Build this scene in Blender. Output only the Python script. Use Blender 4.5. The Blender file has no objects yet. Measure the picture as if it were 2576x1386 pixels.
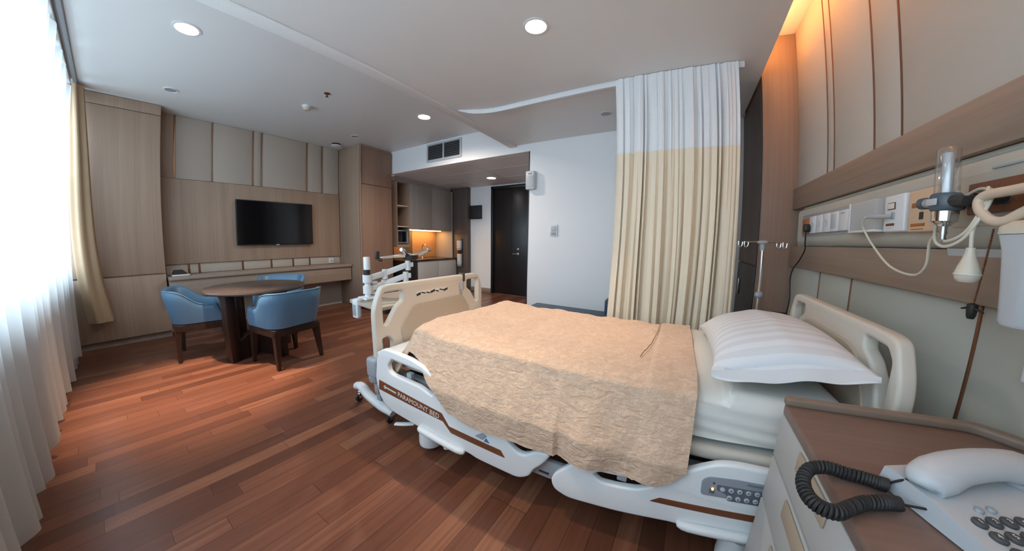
import bpy, bmesh, math, random
from mathutils import Vector, Matrix
random.seed(7)
scene = bpy.context.scene
COL = scene.collection
PI = math.pi

# ------------------------------------------------------------------ materials
def new_mat(name):
    m = bpy.data.materials.new(name); m.use_nodes = True
    nt = m.node_tree; b = nt.nodes['Principled BSDF']
    return m, nt, b
def N(nt, kind, **kw):
    n = nt.nodes.new(kind)
    for k, v in kw.items(): setattr(n, k, v)
    return n
def plain(name, col, rough=.5, metal=0, bump=0, bscale=200, spec=.5, coat=0, var=.0):
    m, nt, b = new_mat(name)
    b.inputs['Base Color'].default_value = (*col, 1); b.inputs['Roughness'].default_value = rough
    b.inputs['Metallic'].default_value = metal; b.inputs['Specular IOR Level'].default_value = spec
    if coat: b.inputs['Coat Weight'].default_value = coat
    tc = N(nt, 'ShaderNodeTexCoord'); no = N(nt, 'ShaderNodeTexNoise'); no.inputs['Scale'].default_value = bscale
    nt.links.new(tc.outputs['Object'], no.inputs['Vector'])
    if bump:
        bp = N(nt, 'ShaderNodeBump'); bp.inputs['Strength'].default_value = bump; bp.inputs['Distance'].default_value = .002
        nt.links.new(no.outputs['Fac'], bp.inputs['Height']); nt.links.new(bp.outputs['Normal'], b.inputs['Normal'])
    if var:
        n2 = N(nt, 'ShaderNodeTexNoise'); n2.inputs['Scale'].default_value = 3
        nt.links.new(tc.outputs['Object'], n2.inputs['Vector'])
        mx = N(nt, 'ShaderNodeMix', data_type='RGBA')
        mx.inputs[6].default_value = (*[c*(1-var) for c in col], 1); mx.inputs[7].default_value = (*[min(1, c*(1+var)) for c in col], 1)
        nt.links.new(n2.outputs['Fac'], mx.inputs[0]); nt.links.new(mx.outputs[2], b.inputs['Base Color'])
    return m
def wood(name, c1, c2, axis='z', rough=.45, fine=55, spec=.4):
    m, nt, b = new_mat(name)
    tc = N(nt, 'ShaderNodeTexCoord'); mp = N(nt, 'ShaderNodeMapping')
    s = {'x': (1.0, fine, fine), 'y': (fine, 1.0, fine), 'z': (fine, fine, 1.0)}[axis]
    mp.inputs['Scale'].default_value = s
    n1 = N(nt, 'ShaderNodeTexNoise'); n1.inputs['Scale'].default_value = 1.0; n1.inputs['Detail'].default_value = 4; n1.inputs['Roughness'].default_value = .6
    mp2 = N(nt, 'ShaderNodeMapping'); mp2.inputs['Scale'].default_value = tuple(v*.13 for v in s)
    n2 = N(nt, 'ShaderNodeTexNoise'); n2.inputs['Scale'].default_value = 1.0; n2.inputs['Detail'].default_value = 2
    nt.links.new(tc.outputs['Object'], mp.inputs['Vector']); nt.links.new(mp.outputs[0], n1.inputs['Vector'])
    nt.links.new(tc.outputs['Object'], mp2.inputs['Vector']); nt.links.new(mp2.outputs[0], n2.inputs['Vector'])
    ad = N(nt, 'ShaderNodeMath', operation='MULTIPLY_ADD'); ad.inputs[1].default_value = .5
    mu = N(nt, 'ShaderNodeMath', operation='MULTIPLY'); mu.inputs[1].default_value = .5
    nt.links.new(n2.outputs['Fac'], mu.inputs[0]); nt.links.new(n1.outputs['Fac'], ad.inputs[0]); nt.links.new(mu.outputs[0], ad.inputs[2])
    rp = N(nt, 'ShaderNodeValToRGB'); rp.color_ramp.elements[0].position = .33; rp.color_ramp.elements[1].position = .68
    rp.color_ramp.elements[0].color = (*c1, 1); rp.color_ramp.elements[1].color = (*c2, 1)
    nt.links.new(ad.outputs[0], rp.inputs[0]); nt.links.new(rp.outputs[0], b.inputs['Base Color'])
    b.inputs['Roughness'].default_value = rough; b.inputs['Specular IOR Level'].default_value = spec
    return m
def emis(name, col, strength):
    m, nt, b = new_mat(name)
    b.inputs['Base Color'].default_value = (*col, 1); b.inputs['Emission Color'].default_value = (*col, 1); b.inputs['Emission Strength'].default_value = strength
    return m
def floor_mat():
    m, nt, b = new_mat('plank_floor')
    W, L = .092, .78
    tc = N(nt, 'ShaderNodeTexCoord'); sx = N(nt, 'ShaderNodeSeparateXYZ'); nt.links.new(tc.outputs['Object'], sx.inputs[0])
    def M(op, a, bb=None, c=None):
        n = N(nt, 'ShaderNodeMath', operation=op)
        for i, v in enumerate((a, bb, c)):
            if v is None: continue
            if isinstance(v, (int, float)): n.inputs[i].default_value = v
            else: nt.links.new(v, n.inputs[i])
        return n.outputs[0]
    rx = M('DIVIDE', sx.outputs[0], W); row = M('FLOOR', rx); fx = M('FRACT', rx)
    wn = N(nt, 'ShaderNodeTexWhiteNoise', noise_dimensions='1D'); nt.links.new(row, wn.inputs['W'])
    ry = M('ADD', M('DIVIDE', sx.outputs[1], L), M('MULTIPLY', wn.outputs['Value'], 7.3)); seg = M('FLOOR', ry); fy = M('FRACT', ry)
    cx = N(nt, 'ShaderNodeCombineXYZ'); nt.links.new(row, cx.inputs[0]); nt.links.new(seg, cx.inputs[1])
    w2 = N(nt, 'ShaderNodeTexWhiteNoise', noise_dimensions='2D'); nt.links.new(cx.outputs[0], w2.inputs['Vector'])
    mp = N(nt, 'ShaderNodeMapping'); mp.inputs['Scale'].default_value = (55, 2.2, 1)
    of = N(nt, 'ShaderNodeVectorMath', operation='ADD'); nt.links.new(tc.outputs['Object'], of.inputs[0]); nt.links.new(w2.outputs['Color'], of.inputs[1])
    nt.links.new(of.outputs[0], mp.inputs['Vector'])
    n1 = N(nt, 'ShaderNodeTexNoise'); n1.inputs['Scale'].default_value = 1; n1.inputs['Detail'].default_value = 5; nt.links.new(mp.outputs[0], n1.inputs['Vector'])
    rp = N(nt, 'ShaderNodeValToRGB'); e = rp.color_ramp.elements
    e[0].position = 0; e[0].color = (.095, .035, .020, 1); e[1].position = 1; e[1].color = (.28, .12, .066, 1)
    k = e.new(.35); k.color = (.135, .048, .027, 1); k = e.new(.72); k.color = (.185, .069, .038, 1)
    t = M('ADD', M('MULTIPLY', w2.outputs['Value'], .8), M('MULTIPLY', M('SUBTRACT', n1.outputs['Fac'], .5), .75))
    t = M('ADD', t, .1); nt.links.new(t, rp.inputs[0])
    g = M('MINIMUM', M('MULTIPLY', M('MINIMUM', fx, M('SUBTRACT', 1, fx)), W), M('MULTIPLY', M('MINIMUM', fy, M('SUBTRACT', 1, fy)), L))
    gap = M('LESS_THAN', g, .0011)
    mx = N(nt, 'ShaderNodeMix', data_type='RGBA'); nt.links.new(gap, mx.inputs[0]); nt.links.new(rp.outputs[0], mx.inputs[6]); mx.inputs[7].default_value = (.04, .015, .008, 1)
    nt.links.new(mx.outputs[2], b.inputs['Base Color'])
    b.inputs['Roughness'].default_value = .30; b.inputs['Specular IOR Level'].default_value = .45
    ro = M('ADD', .26, M('MULTIPLY', n1.outputs['Fac'], .16)); nt.links.new(ro, b.inputs['Roughness'])
    return m
def sheer_mat(name, col, transp, transl, nscale=0):
    m = bpy.data.materials.new(name); m.use_nodes = True; nt = m.node_tree; nt.nodes.clear()
    out = N(nt, 'ShaderNodeOutputMaterial'); d = N(nt, 'ShaderNodeBsdfDiffuse'); t = N(nt, 'ShaderNodeBsdfTranslucent'); tr = N(nt, 'ShaderNodeBsdfTransparent')
    for n in (d, t): n.inputs['Color'].default_value = (*col, 1)
    m1 = N(nt, 'ShaderNodeMixShader'); m1.inputs[0].default_value = transl
    m2 = N(nt, 'ShaderNodeMixShader'); m2.inputs[0].default_value = transp
    if nscale:
        tc = N(nt, 'ShaderNodeTexCoord'); no = N(nt, 'ShaderNodeTexNoise'); no.inputs['Scale'].default_value = nscale
        nt.links.new(tc.outputs['Object'], no.inputs['Vector'])
        mr = N(nt, 'ShaderNodeMapRange'); mr.inputs[3].default_value = transp*.6; mr.inputs[4].default_value = transp*1.4
        nt.links.new(no.outputs['Fac'], mr.inputs[0]); nt.links.new(mr.outputs[0], m2.inputs[0])
    nt.links.new(d.outputs[0], m1.inputs[1]); nt.links.new(t.outputs[0], m1.inputs[2])
    nt.links.new(m1.outputs[0], m2.inputs[1]); nt.links.new(tr.outputs[0], m2.inputs[2]); nt.links.new(m2.outputs[0], out.inputs[0])
    return m
def blanket_mat():
    m, nt, b = new_mat('blanket_fabric')
    tc = N(nt, 'ShaderNodeTexCoord')
    vo = N(nt, 'ShaderNodeTexVoronoi', feature='F1'); vo.inputs['Scale'].default_value = 42; vo.inputs['Randomness'].default_value = 1
    no = N(nt, 'ShaderNodeTexNoise'); no.inputs['Scale'].default_value = 30; no.inputs['Detail'].default_value = 3; no.inputs['Distortion'].default_value = 2.2
    ad = N(nt, 'ShaderNodeMix', data_type='RGBA', blend_type='ADD'); ad.inputs[0].default_value = .06
    nt.links.new(tc.outputs['Object'], ad.inputs[6]); nt.links.new(no.outputs['Color'], ad.inputs[7]); nt.links.new(ad.outputs[2], vo.inputs['Vector'])
    nt.links.new(tc.outputs['Object'], no.inputs['Vector'])
    rp = N(nt, 'ShaderNodeValToRGB'); rp.color_ramp.elements[0].position = .3; rp.color_ramp.elements[1].position = .55
    rp.color_ramp.elements[0].color = (.66, .475, .345, 1); rp.color_ramp.elements[1].color = (.585, .405, .285, 1)
    nt.links.new(vo.outputs['Distance'], rp.inputs[0]); nt.links.new(rp.outputs[0], b.inputs['Base Color'])
    mp = N(nt, 'ShaderNodeMapping'); mp.inputs['Scale'].default_value = (22, 55, 45)
    n3 = N(nt, 'ShaderNodeTexNoise'); n3.inputs['Scale'].default_value = 1; n3.inputs['Detail'].default_value = 4; n3.inputs['Distortion'].default_value = 1.0
    nt.links.new(tc.outputs['Object'], mp.inputs['Vector']); nt.links.new(mp.outputs[0], n3.inputs['Vector'])
    bp = N(nt, 'ShaderNodeBump'); bp.inputs['Strength'].default_value = 1.0; bp.inputs['Distance'].default_value = .009
    nt.links.new(n3.outputs['Fac'], bp.inputs['Height']); nt.links.new(bp.outputs['Normal'], b.inputs['Normal'])
    b.inputs['Roughness'].default_value = .8; b.inputs['Sheen Weight'].default_value = .2; b.inputs['Specular IOR Level'].default_value = .2
    return m
def stripe_mat(name, c1, c2, axis, period):
    m, nt, b = new_mat(name)
    tc = N(nt, 'ShaderNodeTexCoord'); sx = N(nt, 'ShaderNodeSeparateXYZ'); nt.links.new(tc.outputs['Object'], sx.inputs[0])
    dv = N(nt, 'ShaderNodeMath', operation='DIVIDE'); dv.inputs[1].default_value = period; nt.links.new(sx.outputs[axis], dv.inputs[0])
    fr = N(nt, 'ShaderNodeMath', operation='FRACT'); nt.links.new(dv.outputs[0], fr.inputs[0])
    gt = N(nt, 'ShaderNodeMath', operation='GREATER_THAN'); gt.inputs[1].default_value = .5; nt.links.new(fr.outputs[0], gt.inputs[0])
    mx = N(nt, 'ShaderNodeMix', data_type='RGBA'); mx.inputs[6].default_value = (*c1, 1); mx.inputs[7].default_value = (*c2, 1)
    nt.links.new(gt.outputs[0], mx.inputs[0]); nt.links.new(mx.outputs[2], b.inputs['Base Color'])
    b.inputs['Roughness'].default_value = .6
    no = N(nt, 'ShaderNodeTexNoise'); no.inputs['Scale'].default_value = 9; no.inputs['Detail'].default_value = 3
    nt.links.new(tc.outputs['Object'], no.inputs['Vector'])
    bp = N(nt, 'ShaderNodeBump'); bp.inputs['Strength'].default_value = .3; bp.inputs['Distance'].default_value = .01
    nt.links.new(no.outputs['Fac'], bp.inputs['Height']); nt.links.new(bp.outputs['Normal'], b.inputs['Normal'])
    return m
def clear_mat(name, tint=(1, 1, 1), mixv=.82):
    m = bpy.data.materials.new(name); m.use_nodes = True; nt = m.node_tree; nt.nodes.clear()
    out = N(nt, 'ShaderNodeOutputMaterial'); tr = N(nt, 'ShaderNodeBsdfTransparent'); gl = N(nt, 'ShaderNodeBsdfGlossy')
    tr.inputs[0].default_value = (*tint, 1); gl.inputs['Roughness'].default_value = .08
    lw = N(nt, 'ShaderNodeLayerWeight'); lw.inputs[0].default_value = .12
    ad = N(nt, 'ShaderNodeMath', operation='MULTIPLY_ADD'); ad.inputs[1].default_value = .8; ad.inputs[2].default_value = (1-mixv)*.5; ad.use_clamp = True
    mx = N(nt, 'ShaderNodeMixShader'); nt.links.new(lw.outputs['Facing'], ad.inputs[0]); nt.links.new(ad.outputs[0], mx.inputs[0])
    nt.links.new(tr.outputs[0], mx.inputs[1]); nt.links.new(gl.outputs[0], mx.inputs[2]); nt.links.new(mx.outputs[0], out.inputs[0])
    return m

M_ = {}
M_['floor'] = floor_mat()
M_['ceil'] = plain('ceiling_paint', (.79, .79, .77), .42, spec=.35)
M_['white_wall'] = plain('white_wall_paint', (.87, .87, .875), .6, bump=.05)
M_['beige_wall'] = plain('beige_wall_paint', (.50, .46, .41), .7)
M_['fabric_panel'] = plain('upholstered_panel', (.50, .425, .355), .8, bump=.25, bscale=900, spec=.2)
M_['head_fabric'] = plain('head_wall_vinyl', (.57, .515, .445), .7, bump=.12, bscale=900, spec=.25)
M_['head_fabric2'] = plain('lower_wall_vinyl', (.45, .435, .375), .7, bump=.12, bscale=900, spec=.25)
M_['woodv'] = wood('laminate_vertical', (.325, .22, .158), (.43, .305, .224), 'z')
M_['woody'] = wood('laminate_along_wall', (.27, .185, .135), (.36, .265, .20), 'y')
M_['woodx'] = wood('laminate_across', (.255, .19, .145), (.345, .27, .215), 'x')
M_['woodred'] = wood('cabinet_door_laminate', (.235, .135, .092), (.32, .20, .142), 'z')
M_['wooddark'] = wood('dark_laminate', (.085, .062, .052), (.13, .098, .082), 'z')
M_['tablewood'] = wood('dark_stained_wood', (.022, .011, .008), (.05, .024, .016), 'z', .35)
M_['tabletop'] = wood('table_top_wood', (.045, .033, .029), (.072, .054, .047), 'x', .3)
M_['benchtop'] = wood('desk_laminate', (.29, .215, .165), (.39, .30, .235), 'y')
M_['nighttop'] = wood('bedside_top_laminate', (.155, .095, .073), (.225, .145, .113), 'x', .4, 40)
M_['nightedge'] = wood('bedside_lip_laminate', (.175, .125, .095), (.25, .185, .14), 'x', .45)
M_['kitchwood'] = wood('kitchen_laminate', (.30, .265, .24), (.38, .345, .315), 'z')
M_['overbed'] = wood('overbed_laminate', (.40, .32, .245), (.52, .43, .34), 'y')
M_['copper'] = plain('copper_strip', (.50, .29, .18), .25, 1)
M_['copper2'] = plain('bronze_strip', (.23, .10, .055), .35, .6)
M_['black'] = plain('black_plastic', (.012, .012, .013), .4)
M_['tv'] = plain('tv_glass', (.004, .004, .005), .12)
M_['gap'] = plain('shadow_gap', (.01, .008, .007), .9)
M_['white_plastic'] = plain('white_plastic', (.72, .73, .74), .35)
M_['grey_plastic'] = plain('grey_plastic', (.33, .36, .39), .4)
M_['cream_plastic'] = plain('cream_plastic', (.64, .57, .46), .35)
M_['bed_white'] = plain('bed_white_plastic', (.78, .79, .79), .33)
M_['bed_cream'] = plain('bed_cream_plastic', (.64, .58, .50), .38)
M_['bed_tan'] = plain('bed_tan_panel', (.46, .39, .31), .45)
M_['bed_dark'] = plain('bed_frame_dark', (.03, .028, .027), .5)
M_['bed_grey'] = plain('bed_frame_grey', (.36, .37, .38), .4)
M_['bed_stripe'] = plain('brown_stripe', (.17, .055, .022), .4)
M_['chrome'] = plain('chrome', (.78, .80, .82), .12, 1)
M_['steel'] = plain('brushed_steel', (.5, .5, .5), .3, 1)
M_['rubber'] = plain('black_rubber', (.02, .018, .018), .6)
M_['vinyl'] = plain('blue_vinyl', (.10, .205, .32), .42, bump=.06, bscale=500)
M_['sofa'] = plain('slate_blue_vinyl', (.045, .075, .12), .5)
M_['sheet'] = plain('bed_sheet_cotton', (.74, .72, .67), .75, bump=.2, bscale=24)
M_['pillow'] = stripe_mat('striped_pillow_cotton', (.76, .77, .79), (.69, .69, .70), 1, .05)
M_['blanket'] = blanket_mat()
M_['drape'] = plain('tan_drape', (.38, .255, .15), .8, bump=.2, bscale=400, var=.15)
M_['cream_drape'] = sheer_mat('cream_drape', (.92, .81, .64), 0, .10)
M_['net'] = sheer_mat('white_net', (.95, .965, .98), .07, .12, 60)
M_['sheer'] = sheer_mat('window_sheer', (.66, .645, .62), .10, .48)
M_['door_black'] = plain('black_door', (.012, .011, .0115), .35)
M_['grill'] = plain('vent_frame', (.55, .57, .58), .5)
M_['orange'] = plain('orange_socket', (.42, .12, .02), .4)
M_['peach'] = plain('peach_panel', (.66, .47, .31), .45)
M_['cord_white'] = plain('cream_cord', (.66, .60, .49), .45)
M_['hose'] = plain('cream_hose', (.62, .50, .38), .45)
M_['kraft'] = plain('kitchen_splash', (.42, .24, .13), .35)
M_['kitchen_front'] = plain('kitchen_front', (.50, .49, .46), .4)
M_['counter'] = plain('dark_counter', (.03, .018, .014), .2)
M_['clear'] = clear_mat('clear_plastic')
M_['glass'] = clear_mat('window_glass', (.93, .97, 1), .93)
M_['frost'] = sheer_mat('frosted_cover', (.75, .76, .74), .45, .3)
M_['flow_grey'] = plain('flowmeter_grey', (.075, .10, .12), .35)
M_['closet'] = wood('closet_laminate', (.27, .185, .14), (.36, .255, .195), 'z')
M_['bulb'] = emis('lamp_glow', (1, .93, .82), 14)
M_['led'] = emis('cove_led', (1, .44, .17), 34)
M_['led2'] = emis('cabinet_led', (1, .55, .2), 14)
M_['led_dot'] = emis('panel_led', (1, .35, .08), 6)
M_['phone'] = plain('phone_plastic', (.52, .54, .56), .4)
M_['phonekey'] = plain('phone_keys', (.07, .07, .075), .45)
M_['text_white'] = plain('text_white', (.72, .70, .66), .5)
M_['panel_grey'] = plain('control_panel_grey', (.28, .30, .33), .45)
M_['panel_dark'] = plain('control_panel_dark', (.12, .14, .165), .45)
M_['handle_beige'] = plain('beige_handle', (.44, .34, .235), .45)
M_['night_body'] = plain('bedside_white_laminate', (.50, .485, .46), .5)
M_['blue_dot'] = plain('blue_decal', (.06, .17, .45), .5)

# ------------------------------------------------------------------ geometry helpers
class MB:
    """collects shapes in world coordinates, then links them as one mesh object"""
    def __init__(s): s.bm = bmesh.new()
    def box(s, a, b, bev=0, seg=2):
        a, b = Vector(a), Vector(b)
        r = bmesh.ops.create_cube(s.bm, size=1.0)['verts']; c = (a+b)/2; d = b-a
        for v in r: v.co = Vector((v.co.x*d.x, v.co.y*d.y, v.co.z*d.z))+c
        if bev:
            bev = min(bev, min(abs(d.x), abs(d.y), abs(d.z))*.49)
            es = list({e for v in r for e in v.link_edges})
            bmesh.ops.bevel(s.bm, geom=es, offset=bev, segments=seg, affect='EDGES', profile=.5)
        return s
    def obox(s, mat, half, bev=0, seg=2):
        n0 = len(s.bm.verts); s.bm.verts.ensure_lookup_table(); old = set(s.bm.verts)
        s.box((-half[0], -half[1], -half[2]), half, bev, seg)
        for v in s.bm.verts:
            if v not in old: v.co = mat @ v.co
        return s
    def rings(s, rings, cap=True, closed=True):
        vs = [[s.bm.verts.new(p) for p in r] for r in rings]; n = len(rings[0])
        for i in range(len(vs)-1):
            for j in range(n if closed else n-1):
                s.bm.faces.new((vs[i][j], vs[i][(j+1) % n], vs[i+1][(j+1) % n], vs[i+1][j]))
        if cap and closed:
            s.bm.faces.new(list(reversed(vs[0]))); s.bm.faces.new(vs[-1])
        return s
    def tube(s, pts, r, n=10, smooth=0, cap=True, flat=None):
        pts = [Vector(p) for p in pts]
        if smooth: pts = spline(pts, smooth)
        rr = r if isinstance(r, (list, tuple)) else [r]*len(pts)
        if len(rr) != len(pts): rr = [lerp_list(rr, i/(len(pts)-1)) for i in range(len(pts))]
        t0 = (pts[1]-pts[0]).normalized(); up = Vector((0, 0, 1)) if abs(t0.z) < .9 else Vector((1, 0, 0))
        nv = (up - t0*up.dot(t0)).normalized(); rings = []
        for i, p in enumerate(pts):
            t = (pts[min(i+1, len(pts)-1)]-pts[max(i-1, 0)]).normalized()
            nv = (nv - t*nv.dot(t)).normalized(); bv = t.cross(nv)
            fl = flat or (1, 1)
            rings.append([p + nv*math.cos(a)*rr[i]*fl[0] + bv*math.sin(a)*rr[i]*fl[1] for a in [2*PI*k/n for k in range(n)]])
        return s.rings(rings, cap)
    def lathe(s, prof, c, axis='z', n=20, R=None):
        c = Vector(c); rings = []
        for r, h in prof:
            ring = []
            for k in range(n):
                a = 2*PI*k/n; u, v = max(r, 1e-4)*math.cos(a), max(r, 1e-4)*math.sin(a)
                p = {'z': (u, v, h), 'x': (h, u, v), 'y': (v, h, u)}[axis]
                p = Vector(p)
                if R: p = R @ p
                ring.append(c+p)
            rings.append(ring)
        return s.rings(rings, True)
    def ball(s, c, r, sc=(1, 1, 1), u=14, v=9):
        rr = bmesh.ops.create_uvsphere(s.bm, u_segments=u, v_segments=v, radius=r)['verts']
        for w in rr: w.co = Vector((w.co.x*sc[0], w.co.y*sc[1], w.co.z*sc[2]))+Vector(c)
        return s
    def grid(s, f, nu, nv, cu=False):
        vs = [[s.bm.verts.new(f(i/nu, j/nv)) for j in range(nv+1)] for i in range(nu+1)]
        for i in range(nu):
            for j in range(nv): s.bm.faces.new((vs[i][j], vs[i+1][j], vs[i+1][j+1], vs[i][j+1]))
        return s
    def plate(s, outer, holes, thick, bev, fmap, res=3):
        """2-D outline with holes, extruded with rounded edges; fmap(u, v, w) gives the world point"""
        cu = bpy.data.curves.new('tmp', 'CURVE'); cu.dimensions = '2D'; cu.fill_mode = 'BOTH'
        cu.extrude = max(thick/2-bev, 1e-4); cu.bevel_depth = bev; cu.bevel_resolution = res; cu.offset = -bev
        for poly in [outer]+list(holes):
            sp = cu.splines.new('POLY'); sp.points.add(len(poly)-1); sp.use_cyclic_u = True
            for q, (x, y) in zip(sp.points, poly): q.co = (x, y, 0, 1)
        return s._curve(cu, fmap)
    def text(s, body, size, fmap, extrude=.0006, align='CENTER'):
        cu = bpy.data.curves.new('tmp', 'FONT'); cu.body = body; cu.size = size; cu.extrude = extrude; cu.align_x = align; cu.align_y = 'CENTER'; cu.resolution_u = 2
        return s._curve(cu, fmap)
    def _curve(s, cu, fmap):
        o = bpy.data.objects.new('tmp', cu); COL.objects.link(o)
        bpy.context.view_layer.update()
        dg = bpy.context.evaluated_depsgraph_get(); me = bpy.data.meshes.new_from_object(o.evaluated_get(dg))
        for v in me.vertices: v.co = Vector(fmap(*v.co))
        old = set(s.bm.faces); s.bm.from_mesh(me)
        nf = [f for f in s.bm.faces if f not in old]
        bmesh.ops.remove_doubles(s.bm, verts=list({v for f in nf for v in f.verts}), dist=1e-5)
        nf = [f for f in s.bm.faces if f not in old]
        bmesh.ops.recalc_face_normals(s.bm, faces=nf)
        bpy.data.objects.remove(o); bpy.data.curves.remove(cu); bpy.data.meshes.remove(me)
        return s
    def build(s, name, mat, parent=None, angle=38, smooth=True, local=False, recalc=True):
        if recalc: bmesh.ops.recalc_face_normals(s.bm, faces=s.bm.faces)
        for f in s.bm.faces: f.smooth = smooth
        ca = math.radians(angle)
        for e in s.bm.edges:
            e.smooth = (len(e.link_faces) == 2 and e.calc_face_angle(0) < ca)
        off = Vector((0, 0, 0)); p = parent
        while p is not None and not local: off += p.location; p = p.parent
        if not local:
            for v in s.bm.verts: v.co -= off
        me = bpy.data.meshes.new(name); s.bm.to_mesh(me); s.bm.free()
        me.materials.append(M_[mat] if isinstance(mat, str) else mat)
        o = bpy.data.objects.new(name, me); COL.objects.link(o)
        if parent: o.parent = parent
        return o
def lerp_list(a, t):
    x = t*(len(a)-1); i = min(int(x), len(a)-2); return a[i]+(a[i+1]-a[i])*(x-i)
def spline(pts, n):
    out = []; P = [pts[0]*2-pts[1]]+pts+[pts[-1]*2-pts[-2]]
    for i in range(1, len(P)-2):
        for k in range(n):
            t = k/n; a, b, c, d = P[i-1], P[i], P[i+1], P[i+2]
            out.append(.5*((2*b)+(c-a)*t+(2*a-5*b+4*c-d)*t*t+(3*b-a-3*c+d)*t**3))
    out.append(pts[-1]); return out
def fillet(poly, r, n=5):
    out = []; m = len(poly)
    for i, p in enumerate(poly):
        rr = r[i] if isinstance(r, (list, tuple)) else r
        p = Vector(p); a = Vector(poly[i-1])-p; b = Vector(poly[(i+1) % m])-p
        la, lb = a.length, b.length; a.normalize(); b.normalize()
        d = min(rr, la*.48, lb*.48)
        if d < 1e-4: out.append(tuple(p)); continue
        s, e = p+a*d, p+b*d
        for k in range(n+1):
            t = k/n; q = s*(1-t)**2+p*2*t*(1-t)+e*t*t; out.append((q.x, q.y))
    return out
def thing(name, label, cat, loc=(0, 0, 0), rz=0, group=None):
    o = bpy.data.objects.new(name, None); COL.objects.link(o); o.empty_display_size = .05
    o.location = loc; o.rotation_euler = (0, 0, rz); tag(o, label, cat, group); return o
def tag(o, label, cat, group=None):
    o['label'] = label; o['category'] = cat
    if group: o['group'] = group
    return o
def struct(o): o['kind'] = 'structure'; return o
def copy_tree(o, parent=None):
    c = o.copy(); COL.objects.link(c)
    if parent: c.parent = parent
    for ch in list(o.children): copy_tree(ch, c)
    return c
def T(loc, rz=0, rx=0, ry=0):
    return Matrix.Translation(loc) @ Matrix.Rotation(rz, 4, 'Z') @ Matrix.Rotation(ry, 4, 'Y') @ Matrix.Rotation(rx, 4, 'X')
XZ = lambda y: (lambda u, v, w: (u, y+w, v))
YZ = lambda x: (lambda u, v, w: (x+w, u, v))
# ------------------------------------------------------------------ room shell (metres; the bed's long side runs along x, the window wall is y = -0.6)
CH, CL, CV, CE = 2.76, 2.46, 2.80, 2.36       # ceiling heights: sitting side, over the bed, cove slot, entry
XL, XR, YB, YW = -5.33, .86, 3.60, -.62
struct(MB().box((-5.6, -.9, -.1), (1.1, 5.6, 0)).build('floor', 'floor'))
c = MB()
c.box((XL-.2, YW-.2, CH), (-2.13, YB+.14, CH+.12))
c.box((-2.13, YW-.2, CL), (.575, YB+.14, CL+.09))              # lowered slab over the bed
c.box((-2.13, YW-.2, CL), (-2.09, YB+.14, CV+.1))
c.box((-2.13, YW-.2, CV), (XR+.2, YB+.14, CV+.1))
c.box((-5.3, YB+.12, CE), (-1.7, 5.52, CE+.08))
struct(c.build('ceiling', 'ceil'))
struct(MB().box((-2.135, YW, CL-.022), (-2.03, YB, CL-.0005), .004).build('trim_1', 'ceil'))
struct(MB().box((XL-.12, YW-.2, 0), (XL, YB+.12, CH+.02)).build('wall_left', 'beige_wall'))
struct(MB().box((XR, YW-.2, 0), (XR+.12, YB+.14, CV+.05)).build('wall_right', 'head_fabric2'))
w = MB()
w.box((-4.70, YB, CE), (-1.83, YB+.12, CV+.05)); w.box((-1.83, YB, 0), (XR+.1, YB+.12, CV+.05))
struct(w.build('wall_back', 'white_wall'))
w = MB()
w.box((XL-.12, YW-.14, 0), (XR+.12, YW, .86)); w.box((XL-.12, YW-.14, 2.62), (XR+.12, YW, CV+.05))
for a, b in ((XL-.12, -5.05), (.35, XR+.12)): w.box((a, YW-.14, .86), (b, YW, 2.62))
struct(w.build('wall_front', 'beige_wall'))
win = struct(MB().box((-5.05, YW-.12, .86), (.35, YW-.02, .90)).build('window_1', 'white_plastic'))
f = MB(); f.box((-5.05, YW-.12, 2.58), (.35, YW-.02, 2.62))
for x in (-5.05, -3.78, -2.5, -1.22, .305): f.box((x, YW-.11, .9), (x+.045, YW-.03, 2.58))
f.box((-5.05, YW-.10, 1.62), (.35, YW-.04, 1.66)); f.build('window_frame', 'white_plastic', win)
MB().box((-5.0, YW-.078, .9), (.33, YW-.072, 2.58)).build('window_pane', 'glass', win)
MB().box((-5.05, YW-.02, .84), (.35, YW+.06, .87), .005).build('window_sill', 'white_plastic', win)
# entry lobby
w = MB(); w.box((-5.32, YB+.12, 0), (-5.2, 5.5, CE+.05)); struct(w.build('wall_entry_left', 'beige_wall'))
w = MB(); w.box((-5.32, 5.4, 0), (-3.60, 5.52, CE+.05)); w.box((-2.74, 5.4, 0), (-1.7, 5.52, CE+.05)); w.box((-3.60, 5.4, 2.27), (-2.74, 5.52, CE+.05))
struct(w.build('wall_entry_back', 'white_wall'))
struct(MB().box((-1.83, YB+.12, 0), (-1.7, 5.5, CE+.05)).build('wall_entry_right', 'white_wall'))
struct(MB().box((-4.235, 5.375, 0), (-3.66, 5.399, .10), .004).build('baseboard_back', 'woodx'))
struct(MB().box((-1.83, YB-.012, 0), (.58, YB-.0005, .08), .003).build('baseboard_right', 'woodx'))
struct(MB().box((-5.04, YW+.001, 0), (XR, YW+.018, .09), .004).build('baseboard_front', 'wooddark'))
t = MB()
for y in (4.2, 4.8): t.box((-4.6, y, CE-.004), (-1.84, y+.012, CE-.0003))
for x in (-4.0, -3.0): t.box((x, YB+.13, CE-.004), (x+.012, 5.39, CE-.0003))
struct(t.build('trim_2', 'grill'))
struct(MB().box((-1.842, YB-.004, 0), (-1.8305, YB+.13, CE)).build('trim_3', 'door_black'))
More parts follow.
